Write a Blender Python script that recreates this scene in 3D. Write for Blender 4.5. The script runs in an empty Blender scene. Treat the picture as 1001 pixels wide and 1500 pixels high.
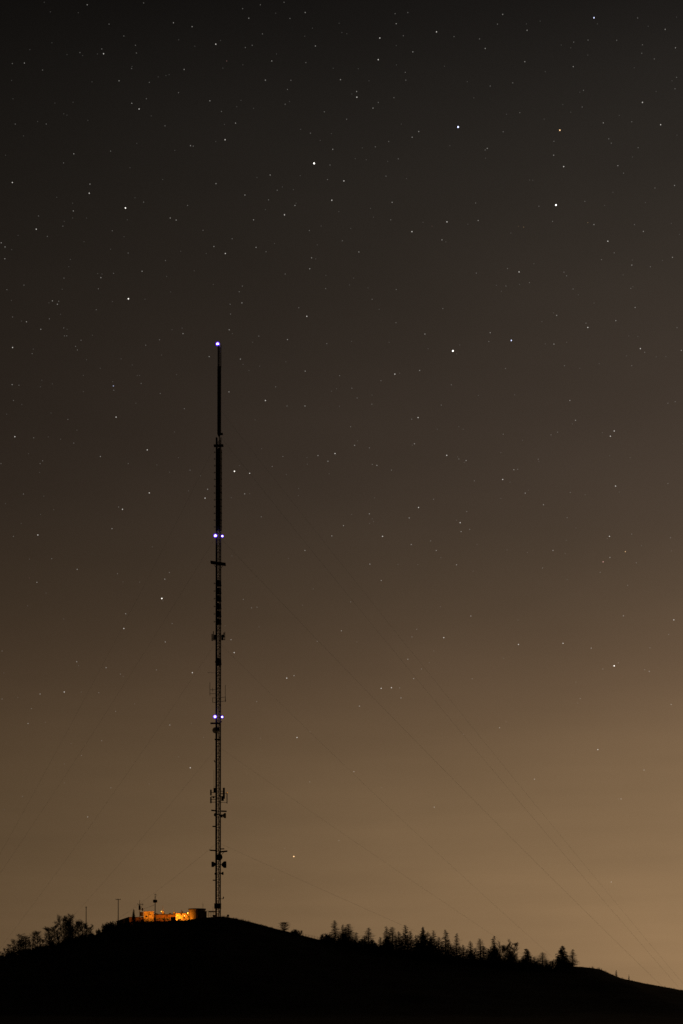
import bpy, math, random
import numpy as np

# ------------------------------------------------------------------ camera, sky, exposure
SC = bpy.context.scene
COL = SC.collection
F, CX, HZ = 2550.0, 500.5, 1480.0          # focal length, centre column and eye-level row, in photo pixels
EYE = 1.7
RIDGE = 690.0                               # distance of the hill crest
MAST_Y = 700.0

cam_d = bpy.data.cameras.new('camera')
cam = bpy.data.objects.new('camera', cam_d)
COL.objects.link(cam)
cam.location = (0, 0, EYE)
cam.rotation_euler = (math.pi / 2, 0, 0)
cam_d.sensor_fit = 'VERTICAL'
cam_d.sensor_height = 36.0
cam_d.sensor_width = 24.0
cam_d.lens = 36.0 * F / 1500.0
cam_d.shift_y = (HZ - 750.0) / 1500.0       # level camera with a rising front: verticals stay vertical
cam_d.clip_start = 0.5
cam_d.clip_end = 60000
SC.camera = cam

SC.view_settings.view_transform = 'Standard'
SC.view_settings.look = 'None'
SC.view_settings.exposure = 0
SC.view_settings.gamma = 1
SC.view_settings.use_curve_mapping = False
SC.render.dither_intensity = 1.6


def lin(c):
    c = c / 255.0
    return c / 12.92 if c <= 0.04045 else ((c + 0.055) / 1.055) ** 2.4


def L3(r, g, b):
    return (lin(r), lin(g), lin(b), 1)


world = bpy.data.worlds.new('World')
SC.world = world
world.use_nodes = True
wt = world.node_tree
for n in list(wt.nodes):
    wt.nodes.remove(n)


def wn(t, **k):
    n = wt.nodes.new(t)
    for a, b in k.items():
        setattr(n, a, b)
    return n


def wm(op, a, b=None, c=None):
    n = wn('ShaderNodeMath', operation=op)
    for i, v in enumerate((a, b, c)):
        if v is None:
            continue
        if isinstance(v, (int, float)):
            n.inputs[i].default_value = v
        else:
            wt.links.new(v, n.inputs[i])
    return n.outputs[0]


tc = wn('ShaderNodeTexCoord')
sep = wn('ShaderNodeSeparateXYZ')
wt.links.new(tc.outputs['Generated'], sep.inputs[0])
elev = wm('ARCSINE', sep.outputs['Z'])
azim = wm('ARCTAN2', sep.outputs['X'], sep.outputs['Y'])
ramp = wn('ShaderNodeValToRGB')
ramp.color_ramp.interpolation = 'B_SPLINE'
# night sky: neutral dark overhead, town glow towards the horizon   (photo row, sRGB at the middle column)
SKY = [(1480, (127, 101, 72)), (1350, (122, 97, 69)), (1250, (116, 93, 67)), (1120, (105, 84, 61)), (1000, (87, 69, 52)),
       (880, (72, 58.5, 45)), (750, (61, 50.5, 41.5)), (600, (53, 44.5, 37.5)), (450, (46, 39.5, 33.5)), (300, (39, 34.5, 30)), (150, (32, 29, 26)),
       (0, (21, 19, 17.5)), (-300, (12, 11, 11)), (-2500, (10, 10, 10))]
els = []
for row, c in SKY:
    e = math.atan((HZ - row) / F)
    els.append((e / (math.pi / 2), L3(*c)))
cr = ramp.color_ramp
cr.elements[0].position, cr.elements[0].color = els[0]
cr.elements[1].position, cr.elements[1].color = els[-1]
for p, c in els[1:-1]:
    e = cr.elements.new(p)
    e.color = c
wt.links.new(wm('DIVIDE', elev, math.pi / 2), ramp.inputs[0])
# the town lies to the right of the view: brighter that way, dim behind
AZ0, AK = math.radians(40), 3.45
fac = wm('EXPONENT', wm('MULTIPLY', wm('SUBTRACT', wm('COSINE', wm('SUBTRACT', azim, AZ0)), math.cos(AZ0)), AK))
fac = wm('MAXIMUM', fac, 0.07)
# thin streaks of low cloud that catch the glow
cmb = wn('ShaderNodeCombineXYZ')
wt.links.new(wm('MULTIPLY', azim, 9.0), cmb.inputs[0])
wt.links.new(wm('MULTIPLY', elev, 95.0), cmb.inputs[1])
cl = wn('ShaderNodeTexNoise')
cl.inputs['Scale'].default_value = 0.8
cl.inputs['Detail'].default_value = 3
wt.links.new(cmb.outputs[0], cl.inputs['Vector'])
low = wn('ShaderNodeMapRange')
low.inputs[1].default_value = 0.01
low.inputs[2].default_value = 0.22
low.inputs[3].default_value = 0.24
low.inputs[4].default_value = 0.03
wt.links.new(elev, low.inputs[0])
cloud = wm('ADD', 1.0, wm('MULTIPLY', wm('SUBTRACT', cl.outputs['Fac'], 0.5), low.outputs[0]))
fac = wm('MULTIPLY', fac, cloud)
# broad, faint patchiness of the haze
cm2 = wn('ShaderNodeCombineXYZ')
wt.links.new(wm('MULTIPLY', azim, 6.0), cm2.inputs[0])
wt.links.new(wm('MULTIPLY', elev, 13.0), cm2.inputs[1])
c2 = wn('ShaderNodeTexNoise')
c2.inputs['Scale'].default_value = 1.1
c2.inputs['Detail'].default_value = 4
wt.links.new(cm2.outputs[0], c2.inputs['Vector'])
fac = wm('MULTIPLY', fac, wm('ADD', 1.0, wm('MULTIPLY', wm('SUBTRACT', c2.outputs['Fac'], 0.5), 0.26)))
vm = wn('ShaderNodeVectorMath', operation='SCALE')
wt.links.new(ramp.outputs[0], vm.inputs[0])
wt.links.new(fac, vm.inputs['Scale'])
bg = wn('ShaderNodeBackground')
wt.links.new(vm.outputs[0], bg.inputs[0])
bg.inputs[1].default_value = 1.0
wo = wn('ShaderNodeOutputWorld')
wt.links.new(bg.outputs[0], wo.inputs[0])

random.seed(7)
rng = np.random.default_rng(7)


# ------------------------------------------------------------------ helpers
class MB:
    def __init__(self):
        self.v, self.f = [], []

    def box(self, c, s, rz=0.0):
        n = len(self.v)
        cs, sn = math.cos(rz), math.sin(rz)
        for dz in (-.5, .5):
            for dx, dy in ((-.5, -.5), (.5, -.5), (.5, .5), (-.5, .5)):
                x, y = dx * s[0], dy * s[1]
                self.v.append((c[0] + x * cs - y * sn, c[1] + x * sn + y * cs, c[2] + dz * s[2]))
        for q in ((3, 2, 1, 0), (4, 5, 6, 7), (0, 1, 5, 4), (1, 2, 6, 5), (2, 3, 7, 6), (3, 0, 4, 7)):
            self.f.append(tuple(n + i for i in q))
        return self

    def tube(self, p0, p1, r0, r1=None, n=6, cap=True):
        r1 = r0 if r1 is None else r1
        a = np.array(p0, float)
        b = np.array(p1, float)
        d = b - a
        l = np.linalg.norm(d)
        if l < 1e-9:
            return self
        d /= l
        u = np.cross(d, (0, 0, 1.0) if abs(d[2]) < .9 else (1.0, 0, 0))
        u /= np.linalg.norm(u)
        w = np.cross(d, u)
        k = len(self.v)
        for p, r in ((a, r0), (b, r1)):
            for i in range(n):
                t = 2 * math.pi * i / n
                self.v.append(tuple(p + r * (math.cos(t) * u + math.sin(t) * w)))
        for i in range(n):
            j = (i + 1) % n
            self.f.append((k + i, k + j, k + n + j, k + n + i))
        if cap:
            self.f.append(tuple(k + i for i in range(n))[::-1])
            self.f.append(tuple(k + n + i for i in range(n)))
        return self

    def path(self, pts, r, n=4):
        for a, b in zip(pts[:-1], pts[1:]):
            self.tube(a, b, r, r, n, False)
        return self

    def lathe(self, prof, c=(0, 0, 0), n=24, axis='Z', cap=True):
        """prof: (radius, height) pairs, spun about an axis through c"""
        k = len(self.v)
        for r, h in prof:
            for i in range(n):
                t = 2 * math.pi * i / n
                p = (r * math.cos(t), r * math.sin(t), h)
                if axis == 'Y':
                    p = (p[0], p[2], p[1])
                elif axis == 'X':
                    p = (p[2], p[0], p[1])
                self.v.append((c[0] + p[0], c[1] + p[1], c[2] + p[2]))
        for m in range(len(prof) - 1):
            for i in range(n):
                j = (i + 1) % n
                self.f.append((k + m * n + i, k + m * n + j, k + (m + 1) * n + j, k + (m + 1) * n + i))
        if cap and prof[0][0] > 1e-6:
            self.f.append(tuple(k + i for i in range(n))[::-1])
        if cap and prof[-1][0] > 1e-6:
            self.f.append(tuple(k + (len(prof) - 1) * n + i for i in range(n)))
        return self

    def ball(self, c, r, n=10, m=7, sz=1.0):
        prof = [(max(1e-4, r * math.sin(math.pi * i / m)), -r * sz * math.cos(math.pi * i / m)) for i in range(m + 1)]
        return self.lathe(prof, c, n)

    def tri(self, a, b, c):
        k = len(self.v)
        self.v += [tuple(a), tuple(b), tuple(c)]
        self.f.append((k, k + 1, k + 2))

    def quad(self, a, b, c, d):
        k = len(self.v)
        self.v += [tuple(a), tuple(b), tuple(c), tuple(d)]
        self.f.append((k, k + 1, k + 2, k + 3))

    def mesh(self, name, mat, smooth=False):
        me = bpy.data.meshes.new(name)
        me.from_pydata(self.v, [], self.f)
        me.update()
        if mat:
            me.materials.append(mat)
        if smooth:
            me.polygons.foreach_set('use_smooth', [True] * len(me.polygons))
        return me

    def build(self, name, mat, parent=None, loc=(0, 0, 0), smooth=False, kind=None, label=None):
        o = bpy.data.objects.new(name, self.mesh(name, mat, smooth))
        COL.objects.link(o)
        o.location = loc
        if parent:
            o.parent = parent
        if kind:
            o['kind'] = kind
        if label:
            o['label'] = label
        return o


def tag(o, label, cat, group=None):
    o['label'] = label
    o['category'] = cat
    if group:
        o['group'] = group
    return o


def thing(name, loc, label, cat, group=None, rz=0.0):
    o = bpy.data.objects.new(name, None)
    COL.objects.link(o)
    o.location = loc
    o.rotation_euler.z = rz
    return tag(o, label, cat, group)


def dup_tree(root):
    r = root.copy()
    COL.objects.link(r)
    for ch in list(root.children):
        c = ch.copy()
        COL.objects.link(c)
        c.parent = r
        for g in list(ch.children):
            d = g.copy()
            COL.objects.link(d)
            d.parent = c
    return r


def X(px, Y):
    return (px - CX) * Y / F


def Z(py, Y):
    return EYE + (HZ - py) * Y / F


def mat(name, col, rough=.7, metal=0.0, var=.25, scale=3.0, bump=.0, spec=.3):
    m = bpy.data.materials.new(name)
    m.use_nodes = True
    nt = m.node_tree
    b = nt.nodes['Principled BSDF']
    b.inputs['Roughness'].default_value = rough
    b.inputs['Metallic'].default_value = metal
    b.inputs['Specular IOR Level'].default_value = spec
    t = nt.nodes.new('ShaderNodeTexCoord')
    nz = nt.nodes.new('ShaderNodeTexNoise')
    nz.inputs['Scale'].default_value = scale
    nz.inputs['Detail'].default_value = 5
    nt.links.new(t.outputs['Object'], nz.inputs['Vector'])
    r = nt.nodes.new('ShaderNodeValToRGB')
    r.color_ramp.elements[0].position = .3
    r.color_ramp.elements[1].position = .72
    r.color_ramp.elements[0].color = tuple(max(0, c * (1 - var)) for c in col) + (1,)
    r.color_ramp.elements[1].color = tuple(c * (1 + var) for c in col) + (1,)
    nt.links.new(nz.outputs['Fac'], r.inputs[0])
    nt.links.new(r.outputs[0], b.inputs['Base Color'])
    if bump:
        bp = nt.nodes.new('ShaderNodeBump')
        bp.inputs['Strength'].default_value = bump
        nt.links.new(nz.outputs['Fac'], bp.inputs['Height'])
        nt.links.new(bp.outputs[0], b.inputs['Normal'])
    return m


def glow(name, col, strength, through=False, sample='AUTO'):
    m = bpy.data.materials.new(name)
    m.use_nodes = True
    nt = m.node_tree
    nt.nodes.remove(nt.nodes['Principled BSDF'])
    out = nt.nodes['Material Output']
    e = nt.nodes.new('ShaderNodeEmission')
    e.inputs[0].default_value = (*col, 1)
    e.inputs[1].default_value = strength
    if through:
        t = nt.nodes.new('ShaderNodeBsdfTransparent')
        a = nt.nodes.new('ShaderNodeAddShader')
        nt.links.new(e.outputs[0], a.inputs[0])
        nt.links.new(t.outputs[0], a.inputs[1])
        nt.links.new(a.outputs[0], out.inputs[0])
    else:
        nt.links.new(e.outputs[0], out.inputs[0])
    m.cycles.emission_sampling = sample
    return m


STEEL = mat('weathered_steel', (.11, .105, .10), .65, .5, .3, 1.5, .1)
DARK = mat('dark_grp', (.045, .045, .045), .6, 0, .25, 2.0, .1)
CABLE = mat('black_cable', (.03, .03, .03), .7, 0, .2, 4.0)
ANT = mat('antenna_grey', (.09, .09, .085), .6, 0, .2, 2.0)
GALV = mat('galvanised_steel', (.26, .26, .25), .5, .6, .25, 3.0, .1)
WOOD = mat('creosoted_pole', (.07, .05, .035), .85, 0, .35, 5.0, .3)
CREAM = mat('cream_render', (.52, .47, .36), .85, 0, .22, 1.3, .25)
BRICK = mat('brown_brick', (.27, .17, .11), .9, 0, .35, 4.0, .4)
CLAD = mat('ribbed_cladding', (.34, .32, .26), .6, .2, .25, 1.0, .1)
ROOFM = mat('dark_roof_felt', (.05, .048, .045), .9, 0, .3, 2.0, .3)
DOORM = mat('dark_green_door', (.045, .06, .045), .5, 0, .2, 3.0)
GLASS = mat('dark_window_glass', (.02, .022, .025), .12, 0, .1, 1.0, 0, .5)
CONC = mat('concrete', (.3, .29, .27), .9, 0, .25, 2.0, .3)
REDM = mat('red_oxide_paint', (.33, .07, .03), .6, 0, .25, 3.0)
BARK = mat('tree_bark', (.05, .042, .034), .9, 0, .35, 3.0, .4)
TWIG = mat('bare_twigs', (.055, .045, .036), .9, 0, .3, 2.0)
NEEDLE = mat('conifer_needles', (.035, .045, .026), .85, 0, .4, 1.2)
GRASS = mat('winter_grass_blades', (.06, .058, .032), .9, 0, .4, .6)
TURF = mat('hill_turf', (.03, .031, .018), 1.0, 0, .5, .08, .5, .05)

# ------------------------------------------------------------------ the hill: one sheet out to the horizon
PROF = [(-1600, 1476), (-1000, 1470), (-600, 1455), (-300, 1436), (-150, 1422), (-60, 1412), (0, 1405), (15, 1401), (40, 1396.5), (60, 1393),
        (76, 1388), (95, 1383), (110, 1379), (125, 1374), (140, 1369), (150, 1365), (160, 1362), (175, 1358.5), (190, 1355), (210, 1351.5),
        (240, 1350), (265, 1348.5), (280, 1346.5), (300, 1344), (318, 1342.6), (330, 1342.6), (340, 1344.4), (352, 1347.5), (370, 1351.2),
        (400, 1359.5), (425, 1365.5), (445, 1371), (470, 1377), (500, 1386), (530, 1391), (560, 1396), (600, 1402), (640, 1408), (680, 1413),
        (720, 1416.5), (760, 1420), (800, 1420), (820, 1419), (838, 1416), (850, 1416), (865, 1417.5), (880, 1420), (895, 1427), (910, 1433),
        (930, 1437.5), (955, 1442.5), (980, 1447), (1001, 1451), (1080, 1460), (1200, 1468), (1500, 1474), (2200, 1477)]
_gx = np.arange(-1600, 2200, 1.0)
_gy = np.interp(_gx, [p[0] for p in PROF], [p[1] for p in PROF])
_k = np.exp(-.5 * (np.arange(-9, 10) / 3.5) ** 2)
_k /= _k.sum()
_gy = np.convolve(np.pad(_gy, 9, 'edge'), _k, 'valid')


def _hash2(i, j):
    return np.modf(np.abs(np.sin(i * 127.1 + j * 311.7) * 43758.5453))[0]


def vnoise(x, y):
    i, j = np.floor(x), np.floor(y)
    fx, fy = x - i, y - j
    fx, fy = fx * fx * (3 - 2 * fx), fy * fy * (3 - 2 * fy)
    a, b, c, d = _hash2(i, j), _hash2(i + 1, j), _hash2(i, j + 1), _hash2(i + 1, j + 1)
    return (a * (1 - fx) + b * fx) * (1 - fy) + (c * (1 - fx) + d * fx) * fy - .5


def height(x, y):
    x, y = np.asarray(x, float), np.asarray(y, float)
    row = np.interp(CX + x * F / RIDGE, _gx, _gy)
    zr = EYE + (HZ - row) * RIDGE / F
    d = RIDGE - y                                        # in front of the crest when positive
    t = np.clip(d / 210.0, 0, 1)
    front = (1 - t) ** 1.25
    back = np.where(-d < 55, 1 - np.clip(-d, 0, None) * .0006, .967 - (np.clip(-d - 55, 0, None)) * .004)
    back = np.clip(back, .0, 1)
    z = zr * np.where(d > 0, front, back)
    z = z + (vnoise(x / 23, y / 23) * .9 + vnoise(x / 7, y / 7) * .35) * np.clip(np.abs(d) / 60, 0, 1) * np.clip((np.hypot(x, y) - 15) / 60, 0, 1)
    z = z + (vnoise(x / 2.3 + 9, y / 2.3) * .16) * np.clip(1 - np.abs(d) / 40, 0, 1)
    return z


def ground(x, y):
    return float(height(x, y))


def axis(dense0, dense1, step, far0, far1, grow=1.18):
    a = list(np.arange(dense0, dense1 + .001, step))
    s, v = step, dense1
    while v < far1:
        s *= grow
        v += s
        a.append(v)
    s, v = step, dense0
    while v > far0:
        s *= grow
        v -= s
        a.insert(0, v)
    return np.array(a)


xs = axis(-170, 170, 1.4, -9000, 9000)
ys = np.unique(np.concatenate([axis(660, 730, 1.4, 480, 9000, 1.06), np.arange(-600, 480, 14.0)]))
gx, gy = np.meshgrid(xs, ys)
gz = height(gx, gy)
nx, ny = len(xs), len(ys)
verts = np.stack([gx.ravel(), gy.ravel(), gz.ravel()], 1)
idx = np.arange(nx * ny).reshape(ny, nx)
faces = np.stack([idx[:-1, :-1].ravel(), idx[:-1, 1:].ravel(), idx[1:, 1:].ravel(), idx[1:, :-1].ravel()], 1)
me = bpy.data.meshes.new('hill')
me.from_pydata(verts.tolist(), [], faces.tolist())
me.materials.append(TURF)
me.polygons.foreach_set('use_smooth', [True] * len(me.polygons))
hill = bpy.data.objects.new('hill', me)
COL.objects.link(hill)
hill['kind'] = 'structure'
hill['label'] = 'dark grassy hill with the mast on its top'

# ------------------------------------------------------------------ the guyed mast
S = MAST_Y / F
MX = X(320, MAST_Y)
MZ = ground(MX, MAST_Y)
mast = thing('radio_mast', (MX, MAST_Y, MZ), 'very tall slender lattice mast with violet fringed white lamps on the hilltop', 'radio mast')
mast.rotation_euler.y = .0011
BASE = Z(1342.6, MAST_Y) - MZ            # local height of photo row 1342.6


def mx(px):
    return (px - 320) * S


def mz(py):
    return BASE + (1342.6 - py) * S


RAD = 1.12
ANG = [math.radians(a) for a in (165, 285, 45)]
LEG = [(RAD * math.cos(a), RAD * math.sin(a)) for a in ANG]
ztop = mz(640)
for lx, ly in LEG:
    MB().tube((lx, ly, -.3), (lx, ly, ztop), .19, n=8).build('mast_leg', STEEL, mast)
br = MB()
bay = 1.3
k = 0
z = .2
while z + bay < ztop:
    for i in range(3):
        a, b = LEG[i], LEG[(i + 1) % 3]
        br.tube((*a, z), (*b, z), .075, n=4, cap=False)
        if k % 2:
            a, b = b, a
        br.tube((*a, z), (*b, z + bay), .065, n=4, cap=False)
    z += bay
    k += 1
br.build('lattice_bracing', STEEL, mast, kind='stuff')
MB().box((mx(317.2), .05, ztop / 2), (.5, .4, ztop - .6)).build('feeder_cable_run', CABLE, mast)
ld = MB()
for s in (-.16, .16):
    ld.tube((mx(321.7) + s, .25, 0), (mx(321.7) + s, .25, ztop), .04, n=4)
z = .4
while z < ztop:
    ld.tube((mx(321.7) - .16, .25, z), (mx(321.7) + .16, .25, z), .016, n=3, cap=False)
    z += .45
ld.build('ladder', GALV, mast)

# top: slim enclosed antenna and a short open spine above it
z0, z1 = mz(636), mz(537)
tp = MB().lathe([(.2, z0 - 1.2), (.78, z0), (.78, z1), (.5, z1 + .15)], (mx(320.6), 0, 0), 16)
top = tp.build('top_antenna', DARK, mast)
for q in range(9):
    zz = z0 + (z1 - z0) * (q + .5) / 9
    MB().lathe([(.79, zz - .06), (.83, zz - .04), (.83, zz + .04), (.79, zz + .06)], (mx(320.6), 0, 0), 16).build('flange_ring', STEEL, top)
sp = MB()
za, zb = mz(537), mz(505)
for dx, r in ((mx(319), .26), (mx(323.3), .1)):
    sp.tube((dx, 0, za - .3), (dx, 0, zb), r, n=8)
sp.tube((mx(321.2), .7, za - .3), (mx(321.2), .7, zb), .12, n=6)
q = 0
z = za
while z < zb - .7:
    pts = [(mx(319), 0), (mx(323.3), 0), (mx(321.2), .7)]
    for i in range(3):
        a, b = pts[i], pts[(i + 1) % 3]
        sp.tube((*a, z), (*b, z + .75), .07, n=4, cap=False)
        sp.tube((*a, z), (*b, z), .05, n=4, cap=False)
    z += .75
sp.build('top_spine', STEEL, mast)

WHITE_L = glow('beacon_lamp', (.8, .72, 1.0), 5.0)
VIO = glow('beacon_fringe', (.13, .03, 1.0), 1.0, True)  # violet colour fringe of the camera lens, put in as emission


def beacon(px, py, r, y=-1.1):
    c = (mx(px), y, mz(py))
    b = MB()
    b.lathe([(r * .5, -r * 1.05), (r * .62, -r * .8)], c, 12)
    edge = .9 if px < 320 else -.9
    b.tube((c[0], c[1], c[2] - r * .95), (c[0] + edge, 0, c[2] - r * .95), .05, n=5)
    o = b.build('beacon_light', STEEL, mast)
    r *= .88
    MB().ball(c, r, 14, 9, .9).build('bulb', WHITE_L, o, smooth=True)
    MB().ball(c, r * 1.85, 18, 12, .95).build('fringe_shell', VIO, o, smooth=True)  # glowing shell imitating the lens fringe, not part of the lamp


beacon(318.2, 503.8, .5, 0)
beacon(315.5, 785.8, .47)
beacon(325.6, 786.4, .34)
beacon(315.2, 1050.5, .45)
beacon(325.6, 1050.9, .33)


def platform(pxa, pya, pxb, pyb, th, brace=0.0, deep=1.6):
    b = MB()
    xa, xb = mx(pxa), mx(pxb)
    za, zb = mz(pya), mz(pyb)
    n = len(b.v)
    for yy in (-deep / 2, deep / 2):
        b.v += [(xa, yy, za - th / 2), (xb, yy, zb - th / 2), (xb, yy, zb + th / 2), (xa, yy, za + th / 2)]
    for q in ((0, 1, 2, 3), (7, 6, 5, 4), (0, 4, 5, 1), (1, 5, 6, 2), (2, 6, 7, 3), (3, 7, 4, 0)):
        b.f.append(tuple(n + i for i in q))
    o = b.build('platform', STEEL, mast)
    if brace:
        zc = (za + zb) / 2
        for xx, zz in ((xa * .75, za), (xb * .75, zb)):
            MB().tube((xx, 0, zz), (.9 if xx > 0 else -.9, 0, zc - brace), .1, n=5).build('strut', STEEL, o)
    return o


platform(320.5, 636, 326, 635.6, .45)
platform(312.7, 653, 326.8, 652.6, .62)
platform(308.2, 823.6, 330.3, 826.8, .72, 2.0, 2.6)
platform(308.3, 1059.6, 323, 1059.3, .42)
MB().tube((mx(322), 0, mz(1060)), (mx(324.6), 0, mz(1056.5)), .2, n=6).build('bracket', STEEL, mast)
platform(314.5, 1083.2, 322.5, 1083.4, .35)
platform(309.5, 1187, 316.5, 1187.6, .4)
platform(324, 1188.2, 332, 1188.4, .4)
platform(311.5, 1210.6, 316.3, 1210.6, .35)
platform(307.2, 1245.4, 317, 1246, .4)
platform(323.5, 1243.6, 328.6, 1243.4, .3)
platform(321, 1248, 333.2, 1246.8, .5, 1.6)
platform(312, 1289.4, 317, 1289.4, .3)


def tier(py0, py1, w, solid, tick):
    zc, h = (mz(py0) + mz(py1)) / 2, mz(py0) - mz(py1)
    h = abs(h)
    b = MB()
    if solid:
        for a in ANG:
            aa = a + math.pi / 3
            b.box((mx(320.8) + .62 * math.cos(aa), .62 * math.sin(aa), zc), (.34, w * .92, h * .97), aa)
        b.lathe([(w * .52, zc - h * .06), (w * .54, zc), (w * .52, zc + h * .06)], (mx(320.8), 0, 0), 6)
    else:
        b.box((mx(320.5), -.55, zc), (w * .95, .2, h * .36))
        b.box((mx(319), -.2, zc), (w * .55, .2, h * .86))
        b.box((mx(322.6), .2, zc), (w * .3, .2, h * .8))
        b.box((mx(319.2), .3, zc + .2 * h), (w * .5, .2, h * .5))
        b.box((mx(321.5), .5, zc - .25 * h), (w * .7, .2, h * .2))
    o = b.build('antenna_panel', DARK, mast)
    d = MB()
    d.tube((-w * .45, 0, zc), (mx(tick), 0, zc), .1, n=5)
    d.tube((mx(tick), 0, zc - .38), (mx(tick), 0, zc + .38), .09, n=5)
    d.build('dipole', ANT, o)


y = 657.5
while y < 772:
    tier(y, y + 9.9, 2.15, True, 313.4)
    y += 9.95
y = 849
for _ in range(6):
    tier(y, y + 11, 2.05, False, 313.4)
    y += 11.25
tier(963, 976, 2.15, False, 315.2)

# antenna cluster at row 930
for px, a, b_, w in ((310.6, 929, 939, .26), (312.5, 925, 938, .18), (314.6, 930, 937, .45), (327.8, 927, 934, .2), (329.2, 926, 938, .14), (325.8, 930, 938, .5)):
    p = MB()
    p.box((mx(px), -.3, (mz(a) + mz(b_)) / 2), (w * 1.6, .4, mz(a) - mz(b_)))
    p.tube((mx(px), -.3, mz((a + b_) / 2 + 1)), (mx(318 if px < 320 else 322), 0, mz((a + b_) / 2 + 1)), .13, n=5)
    p.tube((mx(px), -.3, mz(b_ - 1)), (mx(318 if px < 320 else 322), 0, mz(b_ - 1)), .1, n=5)
    p.build('panel_antenna', DARK, mast)

# thin dipoles and rods
R_ = .085


def rods(name, segs, r=R_):
    p = MB()
    for (xa, ya), (xb, yb) in segs:
        p.tube((mx(xa), -.4, mz(ya)), (mx(xb), -.4, mz(yb)), r, n=5)
    return p.build(name, ANT, mast)


rods('side_rod', [((304, 985.4), (317, 986)), ((304.6, 985), (304.6, 986))], .05)
rods('dipole_antenna', [((307.5, 1000), (307.5, 1019)), ((307.5, 1010.6), (317, 1010.6)), ((307.5, 1016.5), (317, 1016.5)), ((311.6, 1008), (311.6, 1013))])
rods('dipole_antenna', [((311.5, 1022), (311.5, 1029.4)), ((311.5, 1022.6), (317, 1022.6)), ((311.5, 1029), (317, 1029.4))])
rods('dipole_antenna', [((330, 1003.5), (330, 1028)), ((323, 1022), (331, 1021.3)), ((323, 1028), (331, 1027)), ((330, 1020), (330.6, 1028))])
rods('whip_antenna', [((313.6, 1128), (313.6, 1156)), ((313.6, 1152), (317, 1153))], .05)
rods('side_rod', [((313.7, 1113.5), (314.6, 1116)), ((314.2, 1116), (317, 1117))], .16)

# row 1155-1177 cluster
p = MB()
p.box((mx(309), 0, mz(1161)), (.62, .4, 8.5 * S))
p.box((mx(309), 0, mz(1172)), (.58, .4, 9 * S))
for r in (1161, 1167, 1171, 1175):
    p.tube((mx(309), 0, mz(r)), (mx(317), 0, mz(r)), .12, n=5)
p.build('panel_antenna', DARK, mast)
p = MB()
p.box((mx(328), 0, mz(1162)), (.8, .45, 16 * S))
MB().box((mx(326), .3, mz(1169.5)), (1.0, .5, 7 * S)).build('radio_unit', DARK, mast)
for r in (1159, 1163, 1167):
    p.tube((mx(328), 0, mz(r)), (mx(322), 0, mz(r)), .12, n=5)
p.build('panel_antenna', DARK, mast)
p = MB()
p.tube((mx(332.6), 0, mz(1160)), (mx(332.6), 0, mz(1177)), .2, n=6)
for r in (1162, 1175.5):
    p.tube((mx(332.6), 0, mz(r)), (mx(322), 0, mz(r)), .085, n=5)
o = p.build('panel_antenna', ANT, mast)
MB().ball((mx(333), -.1, mz(1161)), .2, 8, 6).build('amber_glint', glow('amber_glint', (1, .32, .02), .55), o)  # glowing ball standing in for an orange reflection on the antenna
MB().box((mx(315), -.6, mz(1158)), (1.1, .6, 1.9)).build('radio_unit', DARK, mast)
MB().ball((mx(312.9), -.4, mz(1168)), .45, 8, 6).build('radio_unit', DARK, mast)

# dishes
RADOME = bpy.data.materials.new('translucent_radome')
RADOME.use_nodes = True
nt = RADOME.node_tree
tr = nt.nodes.new('ShaderNodeBsdfTranslucent')
tr.inputs[0].default_value = (.62, .6, .42, 1)
df = nt.nodes.new('ShaderNodeBsdfDiffuse')
nz = nt.nodes.new('ShaderNodeTexNoise')
nz.inputs['Scale'].default_value = 2
rp = nt.nodes.new('ShaderNodeValToRGB')
rp.color_ramp.elements[0].color = (.4, .39, .3, 1)
rp.color_ramp.elements[1].color = (.6, .58, .45, 1)
nt.links.new(nz.outputs['Fac'], rp.inputs[0])
nt.links.new(rp.outputs[0], df.inputs[0])
mxs = nt.nodes.new('ShaderNodeMixShader')
mxs.inputs[0].default_value = .75
nt.links.new(df.outputs[0], mxs.inputs[1])
nt.links.new(tr.outputs[0], mxs.inputs[2])
nt.links.new(mxs.outputs[0], nt.nodes['Material Output'].inputs[0])
nt.nodes.remove(nt.nodes['Principled BSDF'])


def dish_front(px, py, r, material, y=-1.3):
    c = (mx(px), y, mz(py))
    d = MB().lathe([(r, .12), (r * .7, .03), (1e-3, .0)], c, 22, 'Y', False)
    o = d.build('dish_antenna', material, mast)
    rim = MB()
    pts = [(c[0] + r * math.cos(t), c[1], c[2] + r * math.sin(t)) for t in np.linspace(0, 2 * math.pi, 23)]
    rim.path(pts, .05)
    rim.build('rim', STEEL, o)
    MB().tube((c[0] + .2, c[1] + .05, c[2] + .4), (mx(319.5), 0, c[2] + .3), .22, n=6).build('mount', STEEL, o)
    return o


def dish_side(px0, px1, py, h, material, facing):
    """drum seen from the side; facing +1 looks right"""
    x0, x1 = mx(px0), mx(px1)
    r = h / 2 * S
    w = x1 - x0
    prof = [(r * .35, 0), (r * .7, w * .25), (r, w * .5), (r, w), (r * .96, w + .02)]
    if facing < 0:
        prof = [(a, w - b) for a, b in prof][::-1]
    d = MB().lathe(prof, (x0, -.2, mz(py)), 20, 'X')
    o = d.build('dish_antenna', material, mast)
    MB().tube((x0 if facing > 0 else x1, -.2, mz(py)), (mx(319) if facing < 0 else mx(322), 0, mz(py)), .18, n=6).build('mount', STEEL, o)
    return o


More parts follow.
